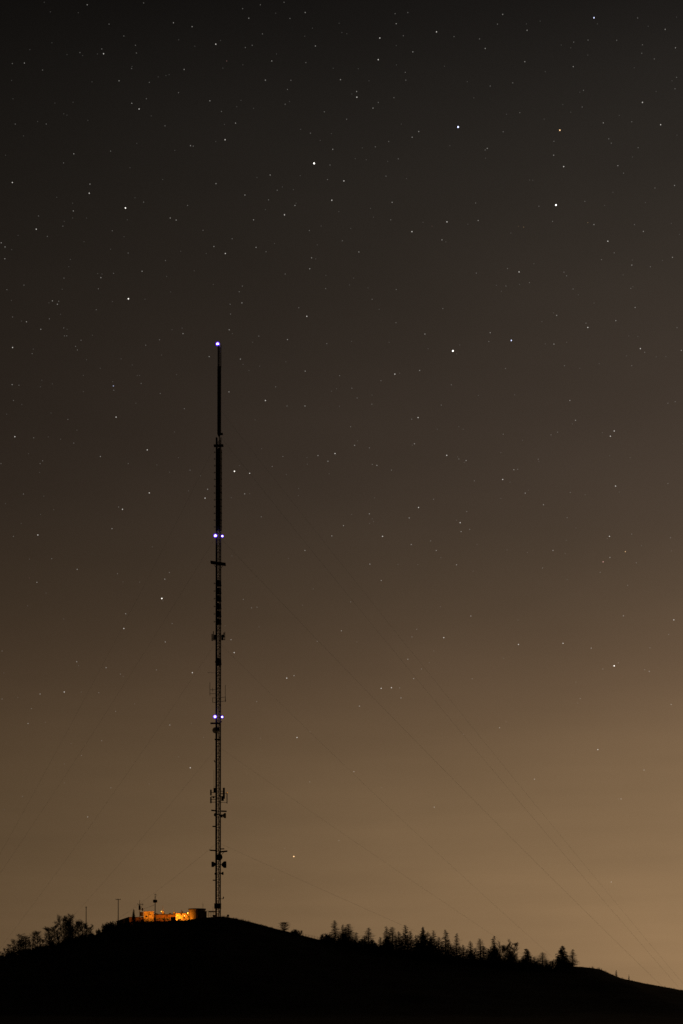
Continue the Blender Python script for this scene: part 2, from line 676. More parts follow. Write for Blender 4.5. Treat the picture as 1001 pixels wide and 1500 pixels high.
dish_front(315.9, 1070.5, 4.4 * S, RADOME)
MB().ball((mx(319.6), -.4, mz(1068.4)), .75, 10, 7).build('dish_hub', DARK, mast)
dish_front(316.4, 1194, 2.6 * S, RADOME)
dish_side(326.3, 331, 1194.8, 7.6, RADOME, 1)
dish_side(323.4, 326, 1195.3, 5, ANT, 1)
dish_front(321.6, 1256, 4.7 * S, DARK)
dish_side(310.2, 316, 1266.2, 8, DARK, -1)
dish_side(325, 331.6, 1266.6, 9.8, DARK, 1)
dish_side(324.4, 327.6, 1279.4, 4.6, ANT, 1)
dish_side(314.7, 316.6, 1280, 3, ANT, -1)
p = MB()
p.tube((mx(323), 0, mz(1316.6)), (mx(327), 0, mz(1316.6)), .1, n=5)
p.tube((mx(327), 0, mz(1317)), (mx(327.8), 0, mz(1313.6)), .22, n=6)
p.build('bracket', DARK, mast)
p = MB()
p.box((mx(319.2), 0, mz(1327.6)), (9.6 * S, 2.6, 6.8 * S))
bx = p.build('equipment_box', DARK, mast)
MB().box((mx(319.2), 0, mz(1323.9)), (10.2 * S, 2.8, .12)).build('lid', STEEL, bx)
MB().box((0, 0, -.15), (4.2, 4.2, .9)).build('concrete_base', CONC, mast)

# ------------------------------------------------------------------ guy wires
WIRE = mat('guy_wire_steel', (.06, .06, .06), .6, .6, .2, 1.0)


def guy(row0, pxe, Ye, sag, label, r=.03):
    side = -1 if pxe < 320 else 1
    a = np.array((MX + side * .9 + .0011 * mz(row0), MAST_Y, MZ + mz(row0)))
    xe = X(pxe, Ye)
    b = np.array((xe, Ye, ground(xe, Ye) - .1))
    pts = []
    for t in np.linspace(0, 1, 25):
        q = a + (b - a) * t
        q[2] -= sag * 4 * t * (1 - t)
        pts.append(tuple(q - a))
    o = MB().path(pts, r, 5).build('guy_wire', WIRE, None, tuple(a))
    tag(o, label, 'guy wire', 'guy wires holding the mast')


guy(1236, 735, 698, 0.2, 'lowest guy wire on the conifer side, leaving the mast just above the dishes', .019)
guy(1236, 130, 696, 1.2, 'lowest guy wire on the compound side, leaving the mast just above the dishes', .019)
guy(1096, 800, 698, .8, 'guy wire from below the lower lamp pair towards the conifers', .016)
guy(1096, 58, 697, 1.5, 'guy wire from below the lower lamp pair towards the bare trees', .016)
guy(944, 828, 698, 2.0, 'guy wire from the panel cluster above the lower lamps, sloping to the last spruce', .016)
guy(940, -15, 697, 2.5, 'guy wire from the panel cluster above the lower lamps, down behind the bare trees', .016)
guy(789, 973, 699, 2.0, 'guy wire from the middle lamp pair down to the bare right slope', .022)
guy(785, -95, 698, 3.0, 'guy wire from the middle lamp pair down past the left edge', .016)
guy(641, 1000, 700, 2.6, 'guy wire from the collar under the top antenna to the right slope', .019)
guy(602, 1012, 701, 2.0, 'uppermost guy wire, running from the top antenna to the right slope', .016)
guy(648, -95, 700, 4.0, 'steepest guy wire, from below the top antenna past the left edge', .015)

# ------------------------------------------------------------------ the compound
SOD = (1.0, .25, .013)
SODM = glow('sodium_lamp_glass', (1.0, .48, .06), 6.0, sample='NONE')


def lamp_light(loc, power, name, aim=None, size=1.2, radius=.12):
    if aim is None:
        l = bpy.data.lights.new(name, 'POINT')
    else:
        l = bpy.data.lights.new(name, 'SPOT')
        l.spot_size = size
        l.spot_blend = .6
    l.energy = power
    l.color = SOD
    l.shadow_soft_size = radius
    o = bpy.data.objects.new(name, l)
    COL.objects.link(o)
    o.location = loc
    if aim is not None:
        d = np.array(aim, float) - np.array(loc, float)
        from mathutils import Vector
        o.rotation_euler = Vector(d).to_track_quat('-Z', 'Y').to_euler()
    return o


def site(px, Y):
    x = X(px, Y)
    return x, Y, ground(x, Y)


# round equipment building
DY = 703.0
x, y_, z = site(289, DY)
zt = Z(1331.2, DY)
drum = thing('round_building', (x, y_, z), 'round flat roofed equipment building beside the mast, its left side lit orange', 'building')
R0 = 12.2 * DY / F
H = zt - z
w = MB().lathe([(R0, -.6), (R0, H - .35)], (0, 0, 0), 40).build('wall', CLAD, drum)
rb = MB()
for i in range(40):
    t = 2 * math.pi * (i + .5) / 40
    rb.box((R0 * math.cos(t), R0 * math.sin(t), H / 2 - .3), (.07, .09, H), t)
rb.build('seam_rib', CLAD, w, kind='stuff')
rf = MB().lathe([(R0 + .22, H - .35), (R0 + .22, H), (R0 - .1, H + .02), (.01, H + .14)], (0, 0, 0), 40).build('roof', ROOFM, drum)
for t in (math.radians(-150), math.radians(-75)):
    d = MB().box(((R0 + .04) * math.cos(t), (R0 + .04) * math.sin(t), 1.0), (.12, .95, 2.1), t).build('door', DOORM, drum)
    MB().box(((R0 + .13) * math.cos(t), (R0 + .13) * math.sin(t) - .3, 1.0), (.06, .06, .18), t).build('handle', GALV, d)
MB().box((R0 * .92, -1.2, H * .38), (1.6, 1.6, H * .8)).build('side_annex', CLAD, drum)
x, y_, z = X(297.5, DY), DY, zt
wa = MB()
wa.tube((0, 0, -.05), (0, 0, 8 * S), .05, n=6)
wa.tube((-.45, 0, 4 * S), (.45, 0, 4 * S), .03, n=5)
wa.tube((-.3, 0, 5.5 * S), (.3, 0, 5.5 * S), .03, n=5)
tag(wa.build('roof_aerial', GALV, None, (x, y_, zt + .1)), 'thin aerial standing on the round building roof', 'aerial')

# bright yard cabin
CY = 707.0
x, y_, z = site(267.5, CY)


def cabin(name, pxa, pxb, row, Y, depth, wallm, roofm, label, over=.18, roof_t=.22, doors=(), windows=(), pitch=0.0):
    xa, xb = X(pxa, Y), X(pxb, Y)
    cx = (xa + xb) / 2
    z = min(ground(xa, Y), ground(xb, Y), ground(cx, Y + depth)) - .15
    H = Z(row, Y) - z
    t = thing(name, (cx, Y + depth / 2, z), label, 'building')
    wd = xb - xa
    MB().box((0, 0, (H - roof_t) / 2), (wd, depth, H - roof_t)).build('wall', wallm, t)
    r = MB()
    if pitch:
        n = len(r.v)
        hw, hd = wd / 2 + over, depth / 2 + over
        r.v += [(-hw, -hd, H - roof_t), (hw, -hd, H - roof_t), (hw, hd, H - roof_t), (-hw, hd, H - roof_t), (-hw, 0, H + pitch), (hw, 0, H + pitch)]
        r.f += [tuple(n + i for i in q) for q in ((0, 1, 5, 4), (2, 3, 4, 5), (3, 0, 4), (1, 2, 5), (3, 2, 1, 0))]
    else:
        r.box((0, 0, H - roof_t / 2 + .002), (wd + 2 * over, depth + 2 * over, roof_t))
    r.build('roof', roofm, t)
    for (u, dw, dh, m) in doors:
        d = MB().box((-wd / 2 + u * wd, -depth / 2 - .02, dh / 2 + .3), (dw, .1, dh)).build('door', m, t)
        MB().box((-wd / 2 + u * wd + dw * .35, -depth / 2 - .1, dh * .5 + .3), (.06, .08, .2)).build('handle', GALV, d)
    for (u, v, ww, wh) in windows:
        fx, fz = -wd / 2 + u * wd, v * H
        f = MB()
        for sx in (-1, 1):
            f.box((fx + sx * ww / 2, -depth / 2 - .03, fz), (.09, .12, wh + .09))
        for sz in (-1, 1):
            f.box((fx, -depth / 2 - .03, fz + sz * wh / 2), (ww - .09, .12, .09))
        fo = f.build('window', CONC, t)
        MB().box((fx, -depth / 2 - .005, fz), (ww - .09, .05, wh - .09)).build('pane', GLASS, fo)
    return t, wd, H


yard, yw, yh = cabin('yard_cabin', 257.8, 277, 1337.2, 707, 4.0, CREAM, ROOFM, 'small pale cabin brightly lit by sodium lamps beside the round building',
                     doors=((.3, .9, 2.0, DOORM),), windows=((.62, .62, .8, .7),))
v = MB()
for i in range(5):
    v.box((yw * .36, -2.08, 1.1 + i * .16), (.7, .1, .07))
v.build('louvre', GALV, yard)
MB().box((-yw * .42, -2.3, 1.0), (.5, .55, 1.4)).build('meter_cabinet', CREAM, yard)
MB().tube((yw * .12, -2.12, .3), (yw * .12, -2.12, yh - .3), .05, n=6).build('drain_pipe', GALV, yard)

long_, lw, lh = cabin('long_building', 213.5, 258.5, 1338.9, 711, 6.0, BRICK, ROOFM, 'long low flat roofed building along the crest, lit dull orange', .3, .35,
                      doors=((.2, .95, 2.0, REDM), (.47, .95, 2.0, REDM), (.83, 1.0, 2.0, DOORM)),
                      windows=((.09, .62, 1.2, .8), (.33, .62, 1.2, .8), (.6, .62, 1.4, .8), (.72, .62, 1.0, .8)))
for i in range(7):
    MB().box((-lw / 2 + lw * (i + .5) / 7, -3.06, lh / 2 - .2), (.22, .12, lh - .5)).build('pilaster', BRICK, long_)
cab2, cw, ch = cabin('square_cabin', 210.8, 224.4, 1334.9, 705, 3.2, CREAM, CLAD, 'square pale cabin with a bright orange front below the basket pole', .14, .3,
                     doors=((.72, .85, 2.0, DOORM),), windows=((.3, .66, .8, .6),))
MB().box((-cw * .1, -1.85, ch * .4), (.7, .35, .5)).build('air_conditioner', GALV, cab2)
MB().tube((cw * .44, -1.72, .3), (cw * .44, -1.72, ch - .35), .07, n=6).build('drain_pipe', GALV, cab2)
MB().box((cw * .2, -1.68, ch * .78), (.9, .12, .3)).build('blank_board', DARK, cab2)  # plain dark board like a sign without lettering
for u, hh in ((-.36, .8), (-.18, .5), (.05, .9), (.27, .6), (.41, .75)):
    MB().box((lw * u, .6, lh + hh / 2), (.9, .8, hh)).build('roof_plant', CLAD, long_)
MB().box((0, -3.3, lh * .66), (lw * .8, .25, .18)).build('cable_tray', GALV, long_)
low_, _, _ = cabin('low_outbuilding', 189.5, 211, 1343.2, 707, 4.5, BRICK, ROOFM, 'low brown outbuilding with a flat roof behind the little fir', .2, .25,
                   doors=((.8, .9, 1.9, DOORM),), windows=((.35, .6, .8, .6),))
xa, xb = X(171, 709), X(189.3, 709)
zs = ground(xa, 709) - .3
shed = thing('lean_to_shed', (xa, 709, zs), 'unlit dark shed whose single pitch roof rises to the brown outbuilding', 'building')
ha, hb, wl, dp = Z(1350.0, 709) - zs, Z(1343.6, 709) - zs, xb - xa, 5.0
m_ = MB()
m_.v = [(0, 0, -.5), (wl, 0, -.5), (wl, dp, -.5), (0, dp, -.5), (0, 0, ha), (wl, 0, hb), (wl, dp, hb), (0, dp, ha)]
m_.f = [(3, 2, 1, 0), (4, 5, 6, 7), (0, 1, 5, 4), (1, 2, 6, 5), (2, 3, 7, 6), (3, 0, 4, 7)]
m_.build('wall', DOORM, shed)
m_ = MB()
e_ = .25
m_.v = [(-e_, -e_, ha + .004), (wl - .02, -e_, hb + .004), (wl - .02, dp + e_, hb + .004), (-e_, dp + e_, ha + .004),
        (-e_, -e_, ha + .16), (wl - .02, -e_, hb + .16), (wl - .02, dp + e_, hb + .16), (-e_, dp + e_, ha + .16)]
m_.f = [(3, 2, 1, 0), (4, 5, 6, 7), (0, 1, 5, 4), (1, 2, 6, 5), (2, 3, 7, 6), (3, 0, 4, 7)]
m_.build('roof', ROOFM, shed)
x = X(255, 712)
zv = Z(1338.9, 712)
rv = thing('roof_vent', (x, 712, zv), 'small pale vent with a thin rod on the long building roof beside the yard', 'vent')
MB().box((0, 0, .35), (.7, .6, .8)).build('housing', CREAM, rv)
MB().tube((.1, 0, .7), (.1, 0, 1.7), .05, n=6).build('rod', GALV, rv)

# dark generator cabinet in front
x, y_, z = site(254.2, 701)
gh = Z(1343.4, 701) - z
gen = thing('generator_cabinet', (x, y_, z), 'dark generator cabinet standing in front of the long building, unlit', 'cabinet')
MB().box((0, 0, gh / 2), (6.4 * S, 1.3, gh)).build('body', DARK, gen)
MB().box((0, 0, gh + .05), (6.8 * S, 1.45, .12)).build('lid', DARK, gen)
for sx in (-.42, .42):
    d = MB().box((sx, -.67, gh * .5), (.76, .06, gh * .82)).build('door', DOORM, gen)
    MB().box((sx * .3, -.72, gh * .5), (.05, .06, .2)).build('handle', GALV, d)

# roof lantern on the long building
x = X(238.8, 713)
rz = Z(1338.6, 713)
lt = thing('roof_lantern', (x, 713, rz), 'little orange lit lantern standing on the long building roof', 'lantern')
MB().box((0, 0, .5), (.9, .9, 1.0)).build('housing', CREAM, lt)
MB().tube((0, 0, 1.0), (0, 0, 3.3), .06, n=6).build('post', GALV, lt)
MB().box((0, 0, 1.55), (1.05, .12, .08)).build('crossbar', GALV, lt)
MB().ball((-.55, -.55, .95), .12, 10, 7).build('bulb', SODM, lt)
lamp_light((x - .9, 711.9, rz + 1.3), 60, 'lantern_light')


# floodlights
def flood_post(px, row, Y, label, rz=0.0, two=False):
    x, y_, z = site(px, Y)
    h = Z(row, Y) - z
    t = thing('floodlight_post', (x, y_, z), label, 'floodlight', None, rz)
    MB().tube((0, 0, -.2), (0, 0, h), .07, n=8).build('post', GALV, t)
    MB().tube((-.5, 0, h - .1), (.5, 0, h - .1), .04, n=6).build('crossarm', GALV, t)
    for sx in ((-.42, .42) if two else (.42,)):
        hd = MB().box((sx, .06, h - .35), (.5, .22, .42)).build('lamp_head', DARK, t)
        MB().box((sx, .19, h - .35), (.42, .04, .34)).build('lens', SODM, hd)
    return x, y_, z + h


x, y_, z = site(266.3, 704.4)
h = Z(1333, 704.4) - z
ep = thing('equipment_post', (x, y_, z), 'pale post with boxes and side arms catching the sodium light in the yard', 'post')
MB().tube((0, 0, -.2), (0, 0, h), .14, .1, n=8).build('post', CREAM, ep)
MB().box((-.1, -.2, h - 1.5), (.62, .35, .9)).build('control_box', CREAM, ep)
MB().box((.35, -.15, h - .8), (.4, .3, .5)).build('control_box', CREAM, ep)
ar = MB()
ar.tube((-.75, 0, h - .95), (.8, 0, h - .95), .07, n=6)
ar.tube((-.5, 0, h - 1.9), (.6, 0, h - 2.1), .06, n=6)
ar.build('side_arm', CREAM, ep)


def added_flood(px, dz, Y, label, group='added low floodlights in the yard'):  # unseen fixtures, added to light the yard and the round building
    x, y_, z = site(px, Y)
    t = thing('added_floodlight', (x, y_, z), label, 'floodlight', group)
    MB().box((0, 0, dz / 2 - .1), (.12, .12, dz)).build('stand', GALV, t)
    hd = MB().box((0, 0, dz + .18), (.5, .2, .4)).build('lamp_head', DARK, t)
    MB().box((0, .13, dz + .18), (.42, .05, .32)).build('lens', SODM, hd)
    return x, y_, z + dz + .18


fx, fy, fz = added_flood(257.6, .9, 703.2, 'added low floodlight hidden behind the generator cabinet')
lamp_light((fx, fy + .4, fz), 2100, 'yard_light', (fx + 1.4, fy + 4, fz + .3), 2.9)
fx, fy, fz = added_flood(264.5, 1.0, 698.6, 'added low floodlight on the crest facing the round building')
lamp_light((fx, fy + .35, fz), 1900, 'drum_light', (X(284, DY), DY - 1.5, fz + 1.0), 1.5)
# lit pipework in the yard
x, y_, z = site(271, 705.2)
pf = thing('pipe_rack', (x, y_, z), 'rack of pale pipes between the equipment post and the round building', 'pipe rack')
for u, hh in ((-1.0, 2.0), (-.55, 2.6), (.1, 1.8), (.6, 2.9), (1.05, 2.3)):
    MB().tube((u, 0, -.2), (u, 0, hh), .075, n=7).build('pipe', GALV, pf)
for zz in (.9, 1.75):
    MB().box((0, .1, zz), (2.5, .09, .12)).build('rail', GALV, pf)
x, y_, z = site(262.4, 702.6)
cbx = thing('relay_cabinet', (x, y_, z), 'dark relay cabinet standing open to the light in front of the pale cabin', 'cabinet')
MB().box((0, 0, .75), (.75, .5, 1.7)).build('body', DOORM, cbx)
MB().box((0, 0, 1.64), (.85, .6, .08)).build('lid', DARK, cbx)
# bulkhead lamps on the cabin front and the round wall (seen as the brightest spots)
for px, row, Y, lab, pw in ((259.2, 1344.6, 706.6, 'glowing bulkhead lamp low on the left corner of the pale cabin', 130),
                            (275.3, 1337.8, 704.2, 'glowing bulkhead lamp on the round building wall beside the yard', 480),
                            (270.6, 1341.5, 706.7, 'glowing bulkhead lamp at the middle of the pale cabin front', 25)):
    x, zz = X(px, Y), Z(row, Y)
    t = thing('bulkhead_lamp', (x, Y, zz), lab, 'lamp', 'bulkhead lamps in the yard')
    MB().box((0, .12, 0), (.34, .14, .5)).build('housing', GALV, t)
    MB().ball((0, -.02, 0), .15, 12, 8, 1.2).build('globe', SODM, t)
    lamp_light((x, Y - .55, zz + .1), pw, 'bulkhead_light', (x, Y + 4, zz - .5), 2.9)

fx, fy, fz = flood_post(217.5, 1336.5, 697.5, 'single floodlight post in front of the square cabin')
lamp_light((fx + .42, fy + .5, fz - .4), 2000, 'cabin_light', (X(219, 705), 705, fz - .8), 2.4)
fx, fy, fz = flood_post(243.5, 1340.5, 700.5, 'short floodlight post in front of the long building')
lamp_light((fx + .42, fy + .5, fz - .4), 2800, 'wall_light', (X(236, 711), 711, fz - 1.2), 2.5)
fx, fy, fz = flood_post(203.2, 1344.5, 699.5, 'low floodlight post beside the little fir and outbuilding')
lamp_light((fx + .42, fy + .5, fz - .3), 620, 'outbuilding_light', (X(200, 707), 707, fz - .8), 2.4)

# palisade fence added as dark silhouettes, breaking up and dimming the lit walls
xa, xb = X(192, 694.5), X(262, 694.5)
zf0 = ground(xa, 694.5)
pfn = thing('added_palisade', (xa, 694.5, zf0), 'added dark steel palisade fence along the crest, dimming the lit buildings behind', 'fence')
pl = MB()
xx = 0.0
while xx < xb - xa:
    zz = ground(xa + xx, 694.5) - zf0
    pl.box((xx, 0, zz + .85), (.085, .03, 2.1 + random.uniform(-.08, .08)))
    xx += .19
pl.build('pale', DARK, pfn, kind='stuff')
n_ = 10
for i in range(n_):
    u0, u1 = (xb - xa) * i / n_, (xb - xa) * (i + 1) / n_
    za_, zb_ = ground(xa + u0, 694.5) - zf0, ground(xa + u1, 694.5) - zf0
    MB().box((u0, .06, za_ + .95), (.12, .12, 2.5)).build('post', DARK, pfn)
    for hz_ in (.5, 1.55):
        MB().tube((u0, .04, za_ + hz_), (u1, .04, zb_ + hz_), .035, n=5).build('rail', DARK, pfn)

# basket pole
x, y_, z = site(227.5, 699)
h = Z(1309.5, 699) - z
bp = thing('basket_pole', (x, y_, z), 'tall steel pole carrying a dark equipment basket, above the lit cabins', 'antenna pole')
MB().tube((0, 0, -.3), (0, 0, h - 1), .2, .14, n=8).build('pole', GALV, bp)
zb = Z(1320.2, 699) - z
bk = MB()
for i in range(10):
    t = 2 * math.pi * i / 10
    bk.box((.78 * math.cos(t), .78 * math.sin(t), zb), (.1, .42, 1.05), t)
bk.lathe([(.3, zb - .6), (.8, zb - .52), (.8, zb - .44)], (0, 0, 0), 12)
bk.lathe([(.86, zb + .5), (.86, zb + .58)], (0, 0, 0), 12)
bk.build('basket', DARK, bp)
a = MB()
a.tube((0, 0, h - 1), (0, 0, h + .3), .06, n=6)
a.tube((-.55, 0, h - .35), (.55, 0, h - .2), .07, n=5)
a.tube((-.3, 0, h - 1.3), (.45, 0, h - .9), .06, n=5)
a.tube((.4, 0, h - .9), (.4, 0, h - .3), .05, n=5)
a.build('aerial', GALV, bp)

# antenna pole with cross-arms at px 205
x, y_, z = site(205, 700)
h = Z(1318.5, 700) - z
ap = thing('antenna_pole', (x, y_, z), 'short pole with crossarms and a drum dish left of the square cabin', 'antenna pole')
MB().tube((0, 0, -.3), (0, 0, h), .13, .09, n=8).build('pole', GALV, ap)
ca = MB()
zc = Z(1324.6, 700) - z
ca.box((.3, 0, zc), (8.5 * S, .12, .2))
ca.tube((-.9, 0, zc), (-.9, 0, zc + .5), .05, n=5)
ca.tube((1.1, 0, zc), (1.1, 0, zc + .45), .05, n=5)
ca.tube((1.3, 0, zc), (.1, 0, zc - 2.2), .06, n=5)
ca.build('crossarm', GALV, ap)
MB().box((-.05, -.15, Z(1329.5, 700) - z), (.75, .4, 1.9)).build('panel_antenna', DARK, ap)
MB().lathe([(.25, -.3), (.6, -.05), (.6, .3)], (1.05, -.1, Z(1332.2, 700) - z), 16, 'X').build('dish_antenna', DARK, ap)
MB().box((.7, .1, Z(1339, 700) - z), (4.8 * S, 1.0, 6.0 * S)).build('equipment_box', DARK, ap)

# wooden poles to the left
for px, top, cross, lab in ((173.3, 1316.6, True, 'wooden utility pole with a crossarm beside the dark shed'), (126.3, 1328, False, 'plain bare wooden pole among the leafless trees')):
    Yp = 696.0
    x, y_, z = site(px, Yp)
    h = Z(top, Yp) - z
    t = thing('utility_pole', (x, y_, z), lab, 'utility pole')
    MB().tube((0, 0, -.5), (.05, 0, h), .19, .13, n=8).build('pole', WOOD, t)
    if cross:
        MB().box((.05, -.18, h - .3), (7.4 * S, .14, .18)).build('crossarm', WOOD, t)
        for sx in (-.9, -.25, .9):
            MB().tube((sx, -.18, h - .25), (sx, -.18, h + .1), .06, .05, n=6).build('insulator', DARK, t)
    else:
        MB().box((.05, -.15, h - .35), (.42, .14, .5)).build('fitting', DARK, t)
        MB().box((.05, -.2, h * .55), (.3, .2, .9)).build('switch_box', DARK, t)

# overhead line from basket pole to antenna pole
pts = []
a = np.array((X(227, 699), 699, Z(1325, 699)))
b = np.array((X(206, 700), 700, Z(1332.5, 700)))
for t in np.linspace(0, 1, 9):
    q = a + (b - a) * t
    q[2] -= .2 * 4 * t * (1 - t)
    pts.append(tuple(q - a))
tag(MB().path(pts, .045, 5).build('overhead_cable', CABLE, None, tuple(a)), 'thin cable slung between the basket pole and the crossarm pole', 'cable')

# cable bridge between round building and mast
x0, x1 = X(302.5, 701), X(316, 701)
zb = max(ground(x0, 701), ground(x1, 701))
cbz = Z(1343, 701)
gb = thing('cable_bridge', (x0, 701, zb), 'steel cable bridge of rails and posts between round building and mast', 'cable bridge')
ln = x1 - x0
for u in (.02, .25, .5, .75, .98):
    MB().tube((u * ln, 0, -.4), (u * ln, 0, Z(1334.5, 701) - zb), .07, n=6).build('post', GALV, gb)
for row, th in ((1334.6, .16), (1337.4, .1), (1340.4, .1)):
    MB().box((ln / 2, 0, Z(row, 701) - zb), (ln, .4, th)).build('rail', GALV, gb)
MB().box((ln * .6, .1, Z(1335.6, 701) - zb), (ln * .7, .5, .3)).build('cable_tray', DARK, gb)
MB().box((ln * .82, -.1, Z(1341.6, 701) - zb), (1.0, .6, .8)).build('junction_box', DARK, gb)
MB().tube((ln * .72, 0, Z(1334.6, 701) - zb), (ln * .72, 0, Z(1328, 701) - zb), .05, n=6).build('aerial', GALV, gb)

# post-and-rail fence right of the mast, and a box
x0, x1 = X(323.5, 699), X(333.5, 699)
fz = ground(x0, 699)
fc = thing('railing', (x0, 699, fz), 'low steel railing on the crest just right of the mast base', 'railing')
ln = x1 - x0
for u in np.linspace(0, 1, 5):
    MB().tube((u * ln, 0, -.5), (u * ln, 0, .95), .05, n=6).build('post', GALV, fc)
for zz in (.5, .92):
    MB().tube((0, 0, zz), (ln, 0, zz - .1), .04, n=6).build('rail', GALV, fc)
x, y_, z = site(334.3, 698)
kb = thing('junction_cabinet', (x, y_, z), 'small dark cabinet on the crest right of the mast railing', 'cabinet')
MB().box((0, 0, .25), (.14, .14, .9)).build('stand', GALV, kb)
MB().box((0, 0, Z(1341.2, 698) - z), (.85, .5, .75)).build('body', DARK, kb)

# field fence on the right shoulder
xa, xb = X(440, 691.5), X(474, 691.5)
ff = thing('field_fence', (xa, 691.5, ground(xa, 691.5)), 'old wire field fence of thin posts running down to the conifers', 'fence')
N = 9
tops = []
for i in range(N):
    xx = xa + (xb - xa) * i / (N - 1)
    zz = ground(xx, 691.5) - ground(xa, 691.5)
    hh = 1.15 + random.uniform(-.1, .1)
    MB().tube((xx - xa, 0, zz - .3), (xx - xa + random.uniform(-.06, .06), 0, zz + hh), .06, n=6).build('post', WOOD, ff)
    tops.append((xx - xa, zz))
for hz in (.35, .7, 1.02):
    MB().path([(q[0], 0, q[1] + hz) for q in tops], .012, 4).build('wire', WIRE, ff)


# ------------------------------------------------------------------ trees
def frame(d):
    d = np.array(d, float)
    d /= np.linalg.norm(d)
    u = np.cross(d, (0, 0, 1.0) if abs(d[2]) < .92 else (1.0, 0, 0))
    u /= np.linalg.norm(u)
    return d, u, np.cross(d, u)


def conifer(seed, H, W, dense):
    """dense 0: bare larch, 1: needled spruce.  Returns trunk, crown"""
    r = random.Random(seed)
    tk, cr_ = MB(), MB()
    n = 7
    lean = [(r.uniform(-.012, .012) * H * (i / n) ** 1.5, r.uniform(-.012, .012) * H * (i / n) ** 1.5, H * i / n) for i in range(n + 1)]
    for i in range(n):
        tk.tube(lean[i], lean[i + 1], .013 * H * (1 - i / n) + .02, .013 * H * (1 - (i + 1) / n) + .012, 6, False)

    def at(z):
        t = z / H * n
        i = min(n - 1, int(t))
        q = t - i
        return [lean[i][k] * (1 - q) + lean[i + 1][k] * q for k in range(3)]
    pw = r.uniform(.5, .85)
    dn = r.uniform(.75, 1.35)
    z = H * .04
    step = H * (.0145 if dense else .0155)
    while z < H * .985:
        t = z / H
        prof = (1 - t) ** pw * (1.0 if t > .2 else .75 + .25 * t / .2)
        nb = r.randint(5, 7) if dense else r.randint(4, 6)
        gap = r.uniform(.6, 1.1)
        for _ in range(nb):
            a = r.uniform(0, 2 * math.pi)
            ln = W / 2 * prof * r.uniform(.45, 1.15) * gap + .1
            if r.random() < .08:
                ln *= 1.35
            droop = r.uniform(-.4, .1) if dense else r.uniform(-.3, .45)
            p0 = np.array(at(z))
            d = np.array((math.cos(a), math.sin(a), droop))
            p1 = p0 + d * ln
            p1[2] += .12 * ln
            cr_.tube(p0, p1, .018 + .01 * ln, .008, 3, False)
            m = max(5, int(ln * (19 if dense else 17 * dn)))
            for j in range(m):
                q = p0 + (p1 - p0) * r.uniform(.08, 1.0)
                sl = r.uniform(.22, .6) * (.22 + .78 * prof)
                aa = a + r.choice((-1, 1)) * r.uniform(.4, 1.3)
                e = q + np.array((math.cos(aa) * sl * .75, math.sin(aa) * sl * .75, r.uniform(-.85, .15) * sl if dense else r.uniform(-.75, .55) * sl))
                wv = r.uniform(.07, .15) if dense else r.uniform(.028, .055)
                s = np.array((-math.sin(aa) * wv * .6, math.cos(aa) * wv * .6, wv * .8))
                cr_.quad(q - s * .5, e - s * .3, e + s * .3, q + s * .6)
        z += step * r.uniform(.7, 1.3)
    return tk, cr_


def bare(seed, H, W, twiggy=1.0):
    """several upright stems, ascending limbs from low down, a haze of fine twigs"""
    r = random.Random(seed)
    tk, cr_ = MB(), MB()
    nst = r.choice((2, 3, 3, 4))
    for s_ in range(nst):
        a0 = 2 * math.pi * s_ / nst + r.uniform(-.5, .5)
        hs = H * r.uniform(.78, 1.0) if s_ else H
        off = W * .17 * r.uniform(.4, 1.2)
        pts = []
        n = 8
        wob = [r.uniform(-.05, .05) * W for _ in range(2 * n + 2)]
        for i in range(n + 1):
            t = i / n
            rr = off * (t ** .7) * 1.3
            pts.append(np.array((math.cos(a0) * rr + wob[2 * i] * t, math.sin(a0) * rr + wob[2 * i + 1] * t, hs * t - .2 * (1 - t))))
        rad = .0155 * H / nst ** .35
        for i in range(n):
            tk.tube(pts[i], pts[i + 1], rad * (1 - i / n) + .018, rad * (1 - (i + 1) / n) + .014, 5, False)
        nb = int(23 * twiggy)
        for k_ in range(nb):
            t = r.uniform(.06, .97)
            i = min(n - 1, int(t * n))
            q = pts[i] + (pts[i + 1] - pts[i]) * (t * n - i)
            env = math.sin(math.pi * min(1, max(.0, (t * .8 + .16)))) ** .7
            a = a0 + r.gauss(0, 1.25)
            ln = W * .46 * env * r.uniform(.5, 1.05)
            up = r.uniform(.6, 1.6)
            d = np.array((math.cos(a), math.sin(a), up))
            d /= np.linalg.norm(d)
            p = q
            m = 4
            br_pts = [p]
            for j in range(m):
                d = d + np.array((r.uniform(-.2, .2), r.uniform(-.2, .2), r.uniform(-.02, .2)))
                d /= np.linalg.norm(d)
                p2 = p + d * ln / m * 1.25
                if p2[2] > H * 1.01:
                    break
                cr_.tube(p, p2, .05 * (1 - j / m) + .014, .05 * (1 - (j + 1) / m) + .012, 3, False)
                p = p2
                br_pts.append(p)
            for j in range(1, len(br_pts)):
                for _ in range(4):
                    q0 = br_pts[j - 1] + (br_pts[j] - br_pts[j - 1]) * r.random()
                    aa = a + r.choice((-1, 1)) * r.uniform(.3, 1.4)
                    sl = r.uniform(.35, .95) * (H / 9)
                    dd = np.array((math.cos(aa), math.sin(aa), r.uniform(.2, 1.3)))
                    e = q0 + dd / np.linalg.norm(dd) * sl
                    cr_.tube(q0, e, .011, .006, 3, False)
                    for _ in range(5):
                        q1 = q0 + (e - q0) * r.uniform(.3, 1)
                        e1 = q1 + np.array((r.uniform(-.3, .3), r.uniform(-.3, .3), r.uniform(.0, .4)))
                        w = r.uniform(.006, .012)
                        sv = np.array((w, -w, w * .4))
                        cr_.quad(q1 - sv, e1 - sv * .5, e1 + sv * .5, q1 + sv)
    return tk, cr_


